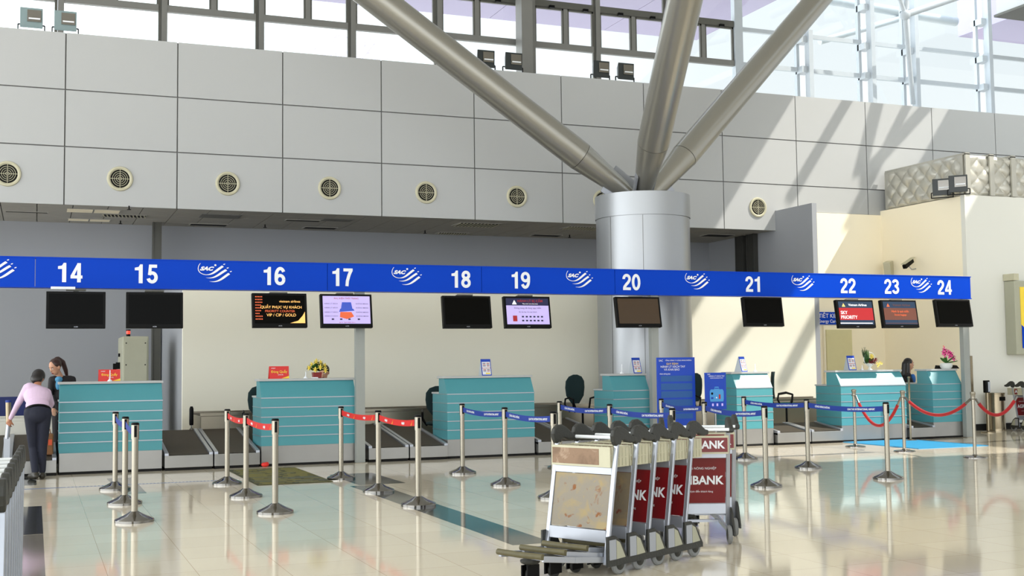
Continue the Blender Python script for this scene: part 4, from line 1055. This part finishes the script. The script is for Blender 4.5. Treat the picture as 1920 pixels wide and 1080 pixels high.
# ================================================================== THINGS ON THE COUNTERS
def card(label, px, w, h, y=18.32, words=True):
    q = P(px, 705, Y=y); t = thing('counter_card', label, 'card sign', (q.x, y, 1.30), 0, 'red cards on the counters')
    b = MB(); b.hexa([(-w/2,-.03,0),(w/2,-.03,0),(w/2,-.025,0),(-w/2,-.025,0),(-w/2,.0,h),(w/2,.0,h),(w/2,.005,h),(-w/2,.005,h)]); b.build('front_face', 'signred', t)
    b = MB(); b.hexa([(-w/2,.08,0),(w/2,.08,0),(w/2,.085,0),(-w/2,.085,0),(-w/2,.0,h),(w/2,.0,h),(w/2,.005,h),(-w/2,.005,h)]); b.build('rear_face', 'signred', t)
    up = Vector((0,.03,h)).normalized(); f = lambda x, z, o=.002: (x, -.03+.03*z/h-o, z)
    text('Đóng Quầy', h*.27, f(0, h*.55), 'signyel', t, xd=(1,0,0), up=up, bold=.008); text('(closed)', h*.13, f(.02, h*.32), 'white', t, up=up); text('vietjet', h*.14, f(-w*.3, h*.85), 'white', t, up=up, shear=.3)
    b = MB(); b.face([f(w*.12, 0.004), f(w/2, 0.004), f(w/2, h*.22)]); b.build('corner_stripe', 'signyel', t)
    return t
card('red card reading in yellow on the leftmost counter', 205, .30, .17)
card('red card reading in yellow on the second counter, left of the lilies', 523, .30, .19)
def leaflet(label, px, w=.17, h=.27, y=18.33, rz=0.0):
    q = P(px, 690, Y=y); t = thing('notice_stand', label, 'notice stand', (q.x, y, 1.30), rz, 'blue-headed notice stands')
    b = MB(); b.hexa([(-w/2,-.05,0),(w/2,-.05,0),(w/2,-.044,0),(-w/2,-.044,0),(-w/2,.02,h),(w/2,.02,h),(w/2,.026,h),(-w/2,.026,h)]); b.build('front_board', 'poster', t)
    b = MB(); b.hexa([(-w/2,.11,0),(w/2,.11,0),(w/2,.116,0),(-w/2,.116,0),(-w/2,.02,h),(w/2,.02,h),(w/2,.026,h),(-w/2,.026,h)]); b.face([(-w/2,-.045,0),(-w/2,.11,0),(-w/2,.022,h)]); b.build('rear_board', 'whitepost', t)
    f = lambda x, z, o=.002: (x, -.05+.07*z/h-o, z)
    def patch(x0, x1, z0, z1, m, o=.0025): 
        c = MB(); c.face([f(x0,z0,o),f(x1,z0,o),f(x1,z1,o),f(x0,z1,o)]); c.build('print', m, t)
    patch(-w*.42, w*.42, h*.06, h*.83, 'white'); patch(-w*.42, w*.42, h*.44, h*.47, 'p_red', .004)
    for i, z in enumerate((.72, .64, .56, .34, .26)): patch(-w*.34, -w*.04, h*z, h*(z+.04), 'p_red' if i % 2 else 'p_dk', .004); patch(w*.06, w*.34, h*z, h*(z+.04), 'p_dk' if i % 2 else 'p_red', .004)
    patch(-w*.1, w*.36, h*.1, h*.17, 'signyel', .004)
    return t
leaflet('blue-headed notice stand alone on the third counter', 911); leaflet('blue-headed notice stand on the narrow counter by the column', 1193, rz=math.radians(8))
leaflet('blue-headed notice stand on the counter under 21, above the suitcase poster', 1392, rz=math.radians(22)); leaflet('blue-headed notice stand on the sunlit counter, left of the flower basket', 1596)
def pen(label, px, y=18.25, h=.1):
    q = P(px, 705, Y=y); t = thing('desk_pen', label, 'pen', (q.x, y, 1.30), 0, 'desk pens on the counters')
    b = MB(); b.lathe([(.035,0),(.032,.01),(.012,.03),(.008,.04)], (0,0,0), 0, 14); b.build('pen_holder', 'white', t)
    b = MB(); b.tube([(0,0,.035),(.003,0,.06),(.002,0,.06+h)], .007, 0, 8); b.build('pen_shaft', 'white', t)
pen('white desk pen in front of the red card on the leftmost counter', 206, 18.2); pen('small desk pen between the red card and the lilies', 573, h=.04)
pen('white desk pen left of the notice stand by the column', 1166); pen('desk pen right of the notice stand under 21', 1416, h=.08); pen('desk pen between the notice stand and the flower basket', 1617, h=.03)
b = MB(); q = P(579, 709, Y=18.25); b.box(q.x+.04, q.x+.13, 18.18, 18.24, 1.30, 1.315); tag(b.build('business_card', 'white'), 'small white card lying before the lily pot', 'card')

def petals(b, c, r, n, m, tilt=.4, k=0, L=1.0):
    for i in range(n):
        a = 2*math.pi*i/n+k; d = Vector((math.cos(a), -tilt, math.sin(a))).normalized()
        rot = d.to_track_quat('Z', 'Y').to_matrix(); b.ell(Vector(c)+d*r*.55*L, (r*.26, r*.10, r*.55*L), m, 8, 6, rot)
rnd = random.Random(11)
def lilies(px, y):
    q = P(px, 705, Y=y); t = thing('lily_arrangement', 'yellow lilies in a red square pot on the second counter', 'flowers', (q.x, y, 1.30))
    b = MB(); b.hexa([(-.06,-.05,0),(.06,-.05,0),(.06,.05,0),(-.06,.05,0),(-.07,-.06,.09),(.07,-.06,.09),(.07,.06,.09),(-.07,.06,.09)]); b.build('pot', 'pot_red', t, .004)
    b = MB()
    for i in range(150):
        a = rnd.random()*6.28; e = rnd.random()**.6*1.35; d = Vector((math.sin(e)*math.cos(a), math.sin(e)*math.sin(a)*.7, math.cos(e)*.9)); rot = d.to_track_quat('Z', 'Y').to_matrix()
        b.ell(Vector((0,0,.1))+d*(.06+rnd.random()*.09), (.013,.004,.045), i % 2, 6, 4, rot)
    b.build('foliage', ['leaf', 'leafd'], t)
    for x, z, yy in ((-.13,.16,-.04),(-.08,.21,0),(-.02,.24,-.02),(.06,.24,0),(.12,.19,0),(.03,.17,-.1),(-.05,.13,-.1),(.12,.12,-.06),(.0,.26,.04)):
        b = MB(); petals(b, (x,yy,z), .05, 6, 0, .7, rnd.random()); b.ell((x,yy-.02,z), (.012,.02,.012), 1, 8, 5); b.build('lily', ['yellow', 'signyel'], t)
lilies(594, 18.3)
def basket_flowers(px, y):
    q = P(px, 690, Y=y); t = thing('flower_basket', 'mixed flowers with tall spiky leaves in a white footed bowl on the sunlit counter', 'flowers', (q.x, y, 1.30))
    b = MB(); b.lathe([(.05,0),(.03,.02),(.02,.05),(.06,.09),(.09,.12),(.085,.12),(.02,.08)], (0,0,0), 0, 24); b.build('bowl', 'pot_white', t)
    b = MB(); b.ring_torus((0,0,.2), .13, .006, 'y', 0, 32, 6); b.build('basket_handle', 'pot_white', t)
    b = MB()
    for i in range(46):
        x = -.02-.14*rnd.random(); L = .12+.22*rnd.random(); d = Vector((-.25+.2*rnd.random(), -.1+.2*rnd.random(), 1)).normalized(); rot = d.to_track_quat('Z', 'Y').to_matrix()
        b.ell(Vector((x*.7,0,.12))+d*L*.5, (.008,.004,L*.5), i % 2, 6, 5, rot)
    for i in range(60):
        a = rnd.random()*6.28; d = Vector((math.cos(a), math.sin(a)*.5, rnd.random()*1.1)).normalized(); rot = d.to_track_quat('Z', 'Y').to_matrix(); b.ell(Vector((0,0,.12))+d*.08, (.018,.005,.05), i % 2, 6, 4, rot)
    b.build('leaves', ['leaf', 'leafd'], t)
    b = MB(); petals(b, (.0,-.05,.25), .055, 9, 0, .5); petals(b, (.0,-.07,.25), .035, 7, 0, .8, .3); b.build('yellow_bloom', 'yellow', t)
    for x, z in ((.02,.19),(-.05,.16),(.06,.15),(.0,.14),(.09,.19)):
        b = MB(); petals(b, (x,-.06,z), .045, 7, 0, .6, rnd.random()); b.build('maroon_bloom', 'maroon', t)
    for x, z in ((.13,.12),(.17,.10),(.2,.13),(.24,.115),(.15,.07)):
        b = MB(); petals(b, (x,-.04,z), .035, 5, 0, .5, rnd.random()); b.build('orchid_bloom', 'yellow', t)
basket_flowers(1631, 18.3)
def orchid(px, y):
    q = P(px, 685, Y=y); t = thing('potted_orchid', 'bright pink orchid with broad green leaves in a white oval pot on the rightmost counter', 'flowers', (q.x, y, 1.30))
    b = MB(); b.lathe([(.08,0),(.11,.03),(.12,.08),(.10,.11),(.09,.11)], (0,0,0), 0, 28); b.build('pot', 'pot_white', t)
    b = MB()
    for dx, dz, L, w in ((-.9,.55,.17,.05),(.9,.15,.2,.06),(.55,.5,.18,.06),(-.3,.8,.12,.045),(.2,.25,.13,.06),(-.5,.35,.14,.04)):
        d = Vector((dx,-.25,dz)).normalized(); rot = d.to_track_quat('Z', 'Y').to_matrix(); b.ell(Vector((0,0,.11))+d*L*.6, (w*.7,.012,L*.62), 0, 12, 8, rot)
    b.build('leaves', 'leaf', t)
    b = MB(); b.tube([(0,0,.1),(-.03,0,.25),(-.07,0,.36),(.0,-.02,.38),(.1,-.03,.28),(.14,-.03,.2)], .005, 0, 6); b.build('stem', 'leafd', t)
    for x, z in ((-.08,.37),(-.1,.31),(-.04,.33),(.02,.31),(.06,.29),(.1,.27),(.12,.22),(.05,.24),(.15,.19),(-.07,.27)):
        b = MB(); petals(b, (x,-.04,z), .06, 5, 0, .45, rnd.random()); b.ell((x,-.07,z), (.012,.012,.012), 1, 8, 5); b.build('blossom', ['pink', 'maroon'], t)
    b = MB(); petals(b, (-.075,-.03,.43), .025, 5, 0, .4); b.build('bud', 'orange', t)
orchid(1774, 18.28)
for px, lb in ((1760, 'black telephone left of the orchid pot'), (1791, 'black telephone right of the orchid pot')):
    q = P(px, 688, Y=18.45); b = MB(); b.hexa([(q.x-.06,18.40,1.30),(q.x+.06,18.40,1.30),(q.x+.06,18.5,1.30),(q.x-.06,18.5,1.30),(q.x-.035,18.44,1.36),(q.x+.035,18.44,1.36),(q.x+.035,18.5,1.37),(q.x-.035,18.5,1.37)])
    tag(b.build('telephone', 'black'), lb, 'telephone')

# tall blue notice board and suitcase poster stand
q = P(1268, 700, Y=16.4)
t = thing('notice_board', 'tall royal blue notice board with pale text bands before the column', 'notice board', (q.x, 16.4, 0))
b = MB(); b.box(-.335, .335, 0, .03, .03, 1.555); b.build('board', 'poster', t, .003)
b = MB(); b.box(-.3, .3, -.12, .15, 0, .03); b.build('foot', 'alu', t)
for z0, z1 in ((1.27,1.18),(1.15,1.05),(1.03,.93),(.90,.80),(.78,.70),(.68,.60)):
    b = MB(); b.box(-.275, .28, -.003, 0, z1, z0); b.build('text_band', 'posterl', t)
text('SAC', .04, (-.27,-.004,1.505), 'white', t); text('TỔNG CÔNG TY CẢNG HÀNG KHÔNG', .026, (.04,-.004,1.507), 'white', t)
text('QUY ĐỊNH', .042, (-.07,-.004,1.455), 'signyel', t); text('HÀNH LÝ XÁCH TAY', .046, (-.06,-.004,1.41), 'white', t); text('VÀ KHAI BÁO', .045, (-.08,-.004,1.365), 'white', t); text('Kính thông báo', .03, (-.2,-.004,1.30), 'white', t)
q = P(1342, 730, Y=16.2)
t = thing('poster_stand', 'blue poster stand showing a light blue suitcase, right of the tall notice board', 'poster stand', (q.x, 16.2, 0))
b = MB(); b.box(-.19, .19, 0, .02, .735, 1.31); b.build('poster', 'poster', t, .003)
b = MB(); b.tube([(0,.02,.0),(0,.02,.8)], .014, 0, 12); b.build('pole', 'chrome', t)
b = MB(); b.lathe([(.15,0),(.15,.012),(.03,.03)], (0,.02,0), 0, 24); b.build('foot', 'chrome', t)
b = MB(); b.prism([(-.1,.86),(.13,.86),(.14,.9),(.14,1.02),(.12,1.05),(.06,1.05),(.05,1.09),(-.02,1.09),(-.03,1.05),(-.09,1.05),(-.11,1.02),(-.11,.9)], lambda x, z: (x,-.004,z), lambda x, z: (x,-.001,z)); b.build('suitcase_print', 'case', t)
def pr(x0,x1,z0,z1,m,y=-.006):
    b = MB(); b.box(x0,x1,y,y+.002,z0,z1); b.build('print', m, t)
pr(-.02,.05,1.06,1.075,'poster'); pr(.05,.08,.90,.97,'p_red'); pr(-.09,-.05,.90,.93,'poster'); pr(.0,.02,.91,.93,'white')
b = MB(); b.prism([(-.07+.02*math.cos(k*.785), .985+.02*math.sin(k*.785)) for k in range(8)], lambda x, z: (x,-.006,z), lambda x, z: (x,-.004,z)); b.build('print', 'black', t)
for x in (-.06, .02, .11): pr(x-.015,x+.015,.79,.83,'p_lilac')
text('SAC', .03, (-.12,-.003,1.285), 'white', t); text('HÀNH LÝ XÁCH TAY', .03, (.02,-.003,1.255), 'white', t); text('HAND BAGGAGE ONLY', .022, (.02,-.003,1.225), 'white', t)

# bin by the wall
t = thing('steel_bin', 'tall cylindrical bronze steel bin by the right wall', 'bin', (18.5, 19.36, 0))
b = MB(); b.lathe([(.19,0),(.19,.05),(.185,.06),(.185,.76),(.19,.765),(.19,.78),(.16,.785)], (0,0,0), 0, 36); b.build('body', 'bronze', t)
b = MB(); b.box(-.06, .08, -.195, -.18, .62, .70); b.build('flap', 'black', t)
t = thing('travel_bag', 'brown bag standing on the conveyor behind the bending man', 'bag', (P(86,840,Y=18.3).x, 18.3, .27))
b = MB(); b.box(-.08, .1, -.08, .1, 0, .30); b.build('body', 'cardb', t, .02)
b = MB(); b.tube([(-.04,-.02,.29),(-.03,-.02,.36),(.05,-.02,.36),(.06,-.02,.29)], .008, 0, 8); b.build('handle', 'cardb', t)
b = MB(); b.box(.03, .08, -.095, -.08, .14, .22); b.build('tag', 'orange', t)

# ================================================================== PEOPLE
def figure(prims, name, voxel=.011, smooth=6):
    """prims: ('c', a, b, ra, rb, mat) capsule, ('e', centre, radii, rot, mat) ellipsoid -> one continuous skin"""
    q = MB(); ms = []
    for p in prims:
        if p[0] == 'c':
            a, c, ra, rb = Vector(p[1]), Vector(p[2]), p[3], p[4]; d = (c-a); L = d.length; d.normalize(); pts, rs = [], []
            for k in range(4): th = math.pi/2*(k/4); pts.append(a-d*ra*math.cos(th)); rs.append(max(.001, ra*math.sin(th)))
            pts.append(a); rs.append(ra); pts.append(c); rs.append(rb)
            for k in range(1, 5): th = math.pi/2*(k/4); pts.append(c+d*rb*math.sin(th)); rs.append(max(.001, rb*math.cos(th)))
            q.tube(pts, rs, 0, 14)
        else: q.ell(p[1], p[2], 0, 18, 12, p[3])
    tmp = q.build('tmp_body', 'skin')
    md = tmp.modifiers.new('r', 'REMESH'); md.mode = 'VOXEL'; md.voxel_size = voxel; md.use_smooth_shade = True
    sm = tmp.modifiers.new('s', 'SMOOTH'); sm.factor = .5; sm.iterations = smooth
    bpy.context.view_layer.update()
    me = D.meshes.new_from_object(tmp.evaluated_get(bpy.context.evaluated_depsgraph_get())); me.name = name
    D.objects.remove(tmp)
    names = []
    for p in prims:
        if p[-1] not in names: names.append(p[-1])
    me.materials.clear()
    for n in names: me.materials.append(M[n])
    for f in me.polygons:
        c = f.center; best = 1e9; bm_ = 0
        for p in prims:
            if p[0] == 'c':
                a, e = Vector(p[1]), Vector(p[2]); ab = e-a; tt = max(0, min(1, (c-a).dot(ab)/ab.length_squared)); dd = (c-(a+ab*tt)).length-(p[3]+(p[4]-p[3])*tt)
            else:
                l = c-Vector(p[1])
                if p[3]: l = p[3].transposed() @ l
                r = p[2]; kk = math.sqrt((l.x/r[0])**2+(l.y/r[1])**2+(l.z/r[2])**2); dd = (kk-1)*min(r)
            if dd < best: best = dd; bm_ = names.index(p[-1])
        f.material_index = bm_; f.use_smooth = True
    return me
def hrot(yaw, pitch, roll=0): return Matrix.Rotation(math.radians(yaw), 3, 'Z') @ Matrix.Rotation(math.radians(pitch), 3, 'X') @ Matrix.Rotation(math.radians(roll), 3, 'Y')
def head_prims(c, R, skin):
    f = lambda v: Vector(c)+R @ Vector(v)
    return [('e', f((0,0,.02)), (.073,.092,.098), R, skin), ('e', f((0,.03,-.045)), (.055,.062,.068), R, skin), ('e', f((0,.062,-.088)), (.024,.02,.018), R, skin),
            ('e', f((0,.098,-.015)), (.013,.018,.024), R, skin), ('e', f((0,.09,-.03)), (.018,.012,.01), R, skin),
            ('e', f((.076,-.005,-.01)), (.01,.02,.032), R, skin), ('e', f((-.076,-.005,-.01)), (.01,.02,.032), R, skin), ('e', f((0,.082,-.062)), (.026,.012,.011), R, skin)]
def face_bits(c, R, par):
    f = lambda v: Vector(c)+R @ Vector(v)
    for s in (-1, 1):
        b = MB(); b.ell(f((s*.031,.082,.008)), (.013,.008,.008), 0, 10, 6, R); b.ell(f((s*.031,.089,.008)), (.006,.004,.006), 1, 8, 5, R); b.build('eye', ['white', 'black'], par)
        b = MB(); b.tube([f((s*.016,.092,.030)), f((s*.034,.088,.034)), f((s*.05,.075,.026))], .004, 0, 6); b.build('eyebrow', 'hair', par)
    b = MB(); b.ell(f((0,.092,-.056)), (.023,.006,.005), 0, 10, 6, R); b.ell(f((0,.092,-.064)), (.019,.006,.006), 0, 10, 6, R); b.build('lips', 'maroon', par)
def hand(wr, d, n, s, curl, skin, sc=1.0, grip=False):
    """palm and five fingers. wr wrist, d direction, n palm normal, s = side of the thumb"""
    d = Vector(d).normalized(); n = Vector(n).normalized(); x = d.cross(n).normalized()*s; n = x.cross(d).normalized()*(1 if True else -1)
    if n.dot(Vector(n)) < 0: n = -n
    wr = Vector(wr); out = [('c', wr, wr+d*.03*sc, .024*sc, .028*sc, skin)]
    for i, (off, L) in enumerate(((.03,.068),(.011,.078),(-.009,.072),(-.028,.056))):
        k = wr+d*.085*sc+x*off*sc; out.append(('c', wr+d*.03*sc+x*off*.6*sc, k, .015*sc, .0125*sc, skin))
        dd = d.copy(); p = k; c = curl
        for j, fr in enumerate((.45,.32,.25)):
            dd = (dd*math.cos(c)+n*math.sin(c)).normalized(); nn = (n*math.cos(c)-dd*math.sin(c)); e = p+dd*L*fr*sc; out.append(('c', p, e, (.0098-.001*j)*sc, (.009-.001*j)*sc, skin)); p = e; n2 = n; c = curl*(1.0 if j == 0 else .9)
    p = wr+d*.03*sc+x*.028*sc; e = p+(x*.6+d*.55+n*.35).normalized()*.045*sc; out += [('c', wr+d*.012*sc+x*.012*sc, p, .015*sc, .014*sc, skin), ('c', p, e, .0125*sc, .0105*sc, skin), ('c', e, e+(d*.7+n*.6).normalized()*.03*sc, .010*sc, .0085*sc, skin)]
    return out
def person(label, prims, loc=(0,0,0), **k):
    t = thing('person', label, 'person', loc); me = figure([p for p in prims], 'body', **k)
    o = D.objects.new('body', me); COL.objects.link(o); o.parent = t; me.transform(Matrix.Translation(-Vector(loc)))
    return t, o
def hairmesh(name, prims, m, t, loc, voxel=.011, smooth=4):
    me = figure(prims, name, voxel, smooth); me.transform(Matrix.Translation(-Vector(loc))); me.materials.clear(); me.materials.append(M[m])
    for p in me.polygons: p.material_index = 0
    o = D.objects.new(name, me); COL.objects.link(o); o.parent = t; return o

# bending man in the pink shirt, seen from behind
hl, hr = P(58, 775, Y=17.42), P(84, 775, Y=17.42)
kl, kr = P(62, 838, Y=17.52), P(80, 838, Y=17.5)
al, ar = P(66, 885, Y=17.40), P(79, 893, Y=17.5); al.z = .09; ar.z = .085
sl, sr = P(51, 727, Y=17.66), P(88, 736, Y=17.70)
el, wl = P(34, 757, Y=17.72), P(19, 786, Y=17.90)
hd = P(71, 710, Y=17.86); ch = (sl+sr)/2; pv = (hl+hr)/2
Rm = hrot(-14, -38, 6)
up = (ch-pv).normalized(); bk = Vector((1,0,0)).cross(up).normalized()
RT = Matrix((Vector((1,0,0)), up.cross(Vector((1,0,0))).normalized()*1.0, up)).transposed(); RT = Matrix(((1,0,0),(0,up.z,-up.y*-1),(0,-up.y*1,up.z))) if False else up.to_track_quat('Z','Y').to_matrix()
pr_ = [('e', pv+Vector((0,0,-.01)), (.165,.125,.13), None, 'trouser'), ('c', hl, kl, .094, .062, 'trouser'), ('c', hr, kr, .092, .060, 'trouser'),
       ('c', kl, al+Vector((0,0,.03)), .062, .048, 'trouser'), ('c', kr, ar+Vector((0,0,.03)), .060, .047, 'trouser'),
       ('e', pv.lerp(ch,.33), (.155,.105,.14), RT, 'shirt'), ('e', pv.lerp(ch,.72), (.175,.12,.16), RT, 'shirt'), ('c', sl+Vector((.03,0,0)), sr+Vector((-.03,0,0)), .072, .072, 'shirt'),
       ('c', sl, el, .058, .044, 'shirt'), ('c', el, el.lerp(wl,.9), .043, .032, 'shirt'), ('c', el.lerp(wl,.85), wl, .026, .024, 'skind'),
       ('c', ch+Vector((.0,.03,.03)), hd+Vector((0,-.02,-.03)), .052, .05, 'skind'),
       ('c', sr, sr+Vector((.06,.2,-.16)), .058, .045, 'shirt'), ('c', sr+Vector((.06,.2,-.16)), sr+Vector((.0,.36,-.30)), .043, .032, 'shirt'),
       ('c', al, al+Vector((-.02,.02,-.03)), .045, .04, 'shoe'), ('c', al+Vector((.0,.0,-.04)), al+Vector((-.06,.14,-.05)), .045, .038, 'shoe'), ('c', al+Vector((.01,-.03,-.04)), al, .04, .04, 'shoe'),
       ('c', ar+Vector((.0,-.02,-.04)), ar+Vector((.02,.15,-.05)), .044, .036, 'shoe')]
pr_ += head_prims(hd, Rm, 'skind')
pr_ += hand(wl, (P(13,803,Y=17.97)-wl), (.5,.8,0), 1, .75, 'skind')
pr_ += hand(sr+Vector((0,.36,-.30)), (-.1,.5,-.8), (0,-.5,-.3), 1, .4, 'skind')
t, o = person('person in a pink striped shirt and navy trousers bending over the conveyor, seen from behind', pr_, (al.x, al.y, 0), voxel=.009, smooth=5)
L0 = (al.x, al.y, 0)
hf = lambda v: hd+Rm @ Vector(v)
hairmesh('hair', [('e', hf((0,-.012,.038)), (.09,.102,.10), Rm, 'hair'), ('e', hf((0,-.045,-.03)), (.082,.068,.085), Rm, 'hair'), ('e', hf((.0,.055,.085)), (.065,.045,.035), Rm, 'hair')], 'hair', t, L0)
bl = pv.lerp(ch, .12)
b = MB(); b.ring_torus((0,0,0), .16, .014, 'z', 0, 32, 6); me = b.data('belt', 'black'); me.transform(Matrix.Diagonal((1.0,.74,1.3,1))); me.transform(RT.to_4x4()); me.transform(Matrix.Translation(bl-Vector(L0)))
bo = D.objects.new('leather_belt', me); COL.objects.link(bo); bo.parent = t

# standing woman with a ponytail
hd = P(104, 688, Y=19.05); sh = P(117, 716, Y=19.1)
Rw = hrot(128, -28, 0)
x0 = P(114, 720, Y=19.12).x; Y0 = 19.12
sl, sr = Vector((x0-.125, Y0-.03, 1.33)), Vector((x0+.165, Y0+.03, 1.33))
pw = [('e', (x0+.02,Y0,.90), (.16,.115,.14), None, 'suit'), ('e', (x0+.01,Y0,1.08), (.125,.09,.15), None, 'suit'), ('e', (x0+.01,Y0,1.24), (.15,.10,.13), None, 'suit'), ('c', sl+Vector((.03,0,0)), sr-Vector((.03,0,0)), .058, .058, 'suit'),
      ('c', sl, sl+Vector((-.03,-.05,-.27)), .05, .04, 'suit'), ('c', sl+Vector((-.03,-.05,-.27)), sl+Vector((.02,-.22,-.42)), .039, .03, 'suit'),
      ('c', sr, sr+Vector((.03,-.06,-.27)), .05, .04, 'suit'), ('c', sr+Vector((.03,-.06,-.27)), sr+Vector((-.02,-.24,-.3)), .039, .03, 'suit'),
      ('c', (x0-.04,Y0,.85), (x0-.05,Y0,.5), .088, .058, 'suit'), ('c', (x0+.09,Y0,.85), (x0+.09,Y0,.5), .088, .058, 'suit'), ('c', (x0-.05,Y0,.5), (x0-.05,Y0+.02,.1), .056, .042, 'suit'), ('c', (x0+.09,Y0,.5), (x0+.09,Y0+.02,.1), .056, .042, 'suit'),
      ('c', (x0-.05,Y0+.02,.05), (x0-.07,Y0-.13,.035), .04, .032, 'shoe'), ('c', (x0+.09,Y0+.02,.05), (x0+.08,Y0-.13,.035), .04, .032, 'shoe'),
      ('c', ((sl+sr)/2+Vector((-.02,0,.02))), hd+Vector((.01,.0,-.04)), .047, .043, 'skin')]
pw += head_prims(hd, Rw, 'skin'); pw += hand(sl+Vector((.02,-.22,-.42)), (.1,-.6,-.5), (0,.3,-.9), 1, .35, 'skin', .9); pw += hand(sr+Vector((-.02,-.24,-.30)), (-.2,-.6,-.3), (0,.3,-.9), -1, .35, 'skin', .9)
L0 = (x0, Y0, 0)
t, o = person('person in black with a high ponytail and blue scarf, looking down behind the first counter', pw, L0, voxel=.009)
hf = lambda v: hd+Rw @ Vector(v)
hairmesh('hair', [('e', hf((0,-.018,.036)), (.083,.093,.092), Rw, 'hairb'), ('e', hf((0,-.07,.085)), (.04,.045,.045), Rw, 'hairb'), ('c', hf((0,-.10,.09)), hf((0,-.15,.0)), .03, .036, 'hairb'), ('c', hf((0,-.15,.0)), hf((0,-.14,-.13)), .036, .034, 'hairb'), ('c', hf((0,-.14,-.13)), hf((0,-.11,-.26)), .034, .016, 'hairb')], 'hairb', t, L0, .008)
face_bits(hd-Vector(L0), Rw, t)
b = MB(); c0 = (sl+sr)/2-Vector(L0); b.ell(c0+Vector((-.05,-.08,.0)), (.055,.04,.05), 0, 12, 8); b.ell(c0+Vector((-.06,-.105,-.08)), (.035,.02,.075), 0, 12, 8); b.build('scarf', 'scarf', t)

# seated figures
def seated(label, px, Yp, ztop, yaw, pitch, top, hairm, long=True, chairlab='', lean=(0,0), reach=None, seat_z=.62):
    hd = P(px, 690, Y=Yp); hd.z = ztop-.115; x, y = hd.x-lean[0], hd.y-lean[1]
    fy = math.radians(yaw); F = Vector((-math.sin(fy), math.cos(fy), 0)); F = (F+Vector((0,-.6,0))).normalized(); S = F.cross(Vector((0,0,1)))
    hip = Vector((x, y, seat_z+.12)); chest = Vector((x+lean[0]*.6, y+lean[1]*.6, hd.z-.33)); shc = Vector((x+lean[0]*.8, y+lean[1]*.8, hd.z-.22))
    sl, sr = shc-S*.155, shc+S*.155; R = hrot(yaw, pitch)
    p = [('e', hip, (.17,.14,.12), None, top), ('c', hip, chest, .125, .13, top), ('e', chest, (.15,.11,.14), None, top), ('c', sl, sr, .056, .056, top), ('c', shc, hd, .048, .045, 'skin')]
    ends = []
    for s, sh in ((-1, sl), (1, sr)):
        e = sh+S*s*.05+F*.10+Vector((0,0,-.24)); w = e+F*.22-S*s*.06+Vector((0,0,.03))
        p += [('c', sh, e, .048, .04, top), ('c', e, w, .038, .028, top)]; p += hand(w, F*.9-S*s*.15, Vector((0,0,-1)), -s, .45, 'skin' if not reach else 'white', .95); 
        k = hip+S*s*.1+F*.38; a = k+F*.02+Vector((0,0,-.40)); p += [('c', hip+S*s*.08, k, .085, .058, 'suit'), ('c', k, a, .055, .04, 'suit'), ('c', a+Vector((0,0,-.03)), a+F*.13+Vector((0,0,-.05)), .036, .03, 'shoe')]
    p += head_prims(hd, R, 'skin'); L0 = (x, y, 0)
    t, o = person(label, p, L0, voxel=.010)
    hf = lambda v: hd+R @ Vector(v)
    hp = [('e', hf((0,-.018,.036)), (.084,.094,.092), R, hairm)]
    if long: hp += [('c', hf((.06,-.05,.02)), hf((.075,-.05,-.19)), .04, .045, hairm), ('c', hf((-.06,-.05,.02)), hf((-.075,-.05,-.19)), .04, .045, hairm), ('c', hf((0,-.08,.0)), hf((0,-.09,-.22)), .06, .06, hairm)]
    hairmesh('hair', hp, hairm, t, L0); face_bits(hd-Vector(L0), R, t)
    return t, hd, shc, L0
t, hd, shc, L0 = seated('person with long dark hair, black jacket and blue blouse leaning beside the rightmost counter', 1704, 19.25, 1.51, -105, -4, 'suit', 'hair', lean=(.06,-.05), reach=True)
b = MB(); b.ell(shc-Vector(L0)+Vector((.05,-.075,-.08)), (.06,.05,.11), 0, 12, 8); b.build('blouse', 'bluetop', t)
chair('office chair under the person beside the rightmost counter', L0[0], L0[1]+.02, math.radians(180), .62)
t, hd, shc, L0 = seated('person with black hair hidden behind the lilies on the second counter', 608, 19.3, 1.50, 150, -20, 'suit', 'hair', long=False)
chair('office chair under the person hidden behind the lilies', L0[0], L0[1]+.02, math.radians(180), .60)

# bare tree far outside, seen faintly through the left glazing
M['haze'] = mat('hazy_branch', (200, 196, 222), .9)  # lilac haze is mixed straight into the branch colour
rt = random.Random(5)
q = P(655, 100, Y=70); t = thing('distant_tree', 'pale bare tree outside, just above the cladding left of the long strut', 'tree', (q.x, 70, 0))
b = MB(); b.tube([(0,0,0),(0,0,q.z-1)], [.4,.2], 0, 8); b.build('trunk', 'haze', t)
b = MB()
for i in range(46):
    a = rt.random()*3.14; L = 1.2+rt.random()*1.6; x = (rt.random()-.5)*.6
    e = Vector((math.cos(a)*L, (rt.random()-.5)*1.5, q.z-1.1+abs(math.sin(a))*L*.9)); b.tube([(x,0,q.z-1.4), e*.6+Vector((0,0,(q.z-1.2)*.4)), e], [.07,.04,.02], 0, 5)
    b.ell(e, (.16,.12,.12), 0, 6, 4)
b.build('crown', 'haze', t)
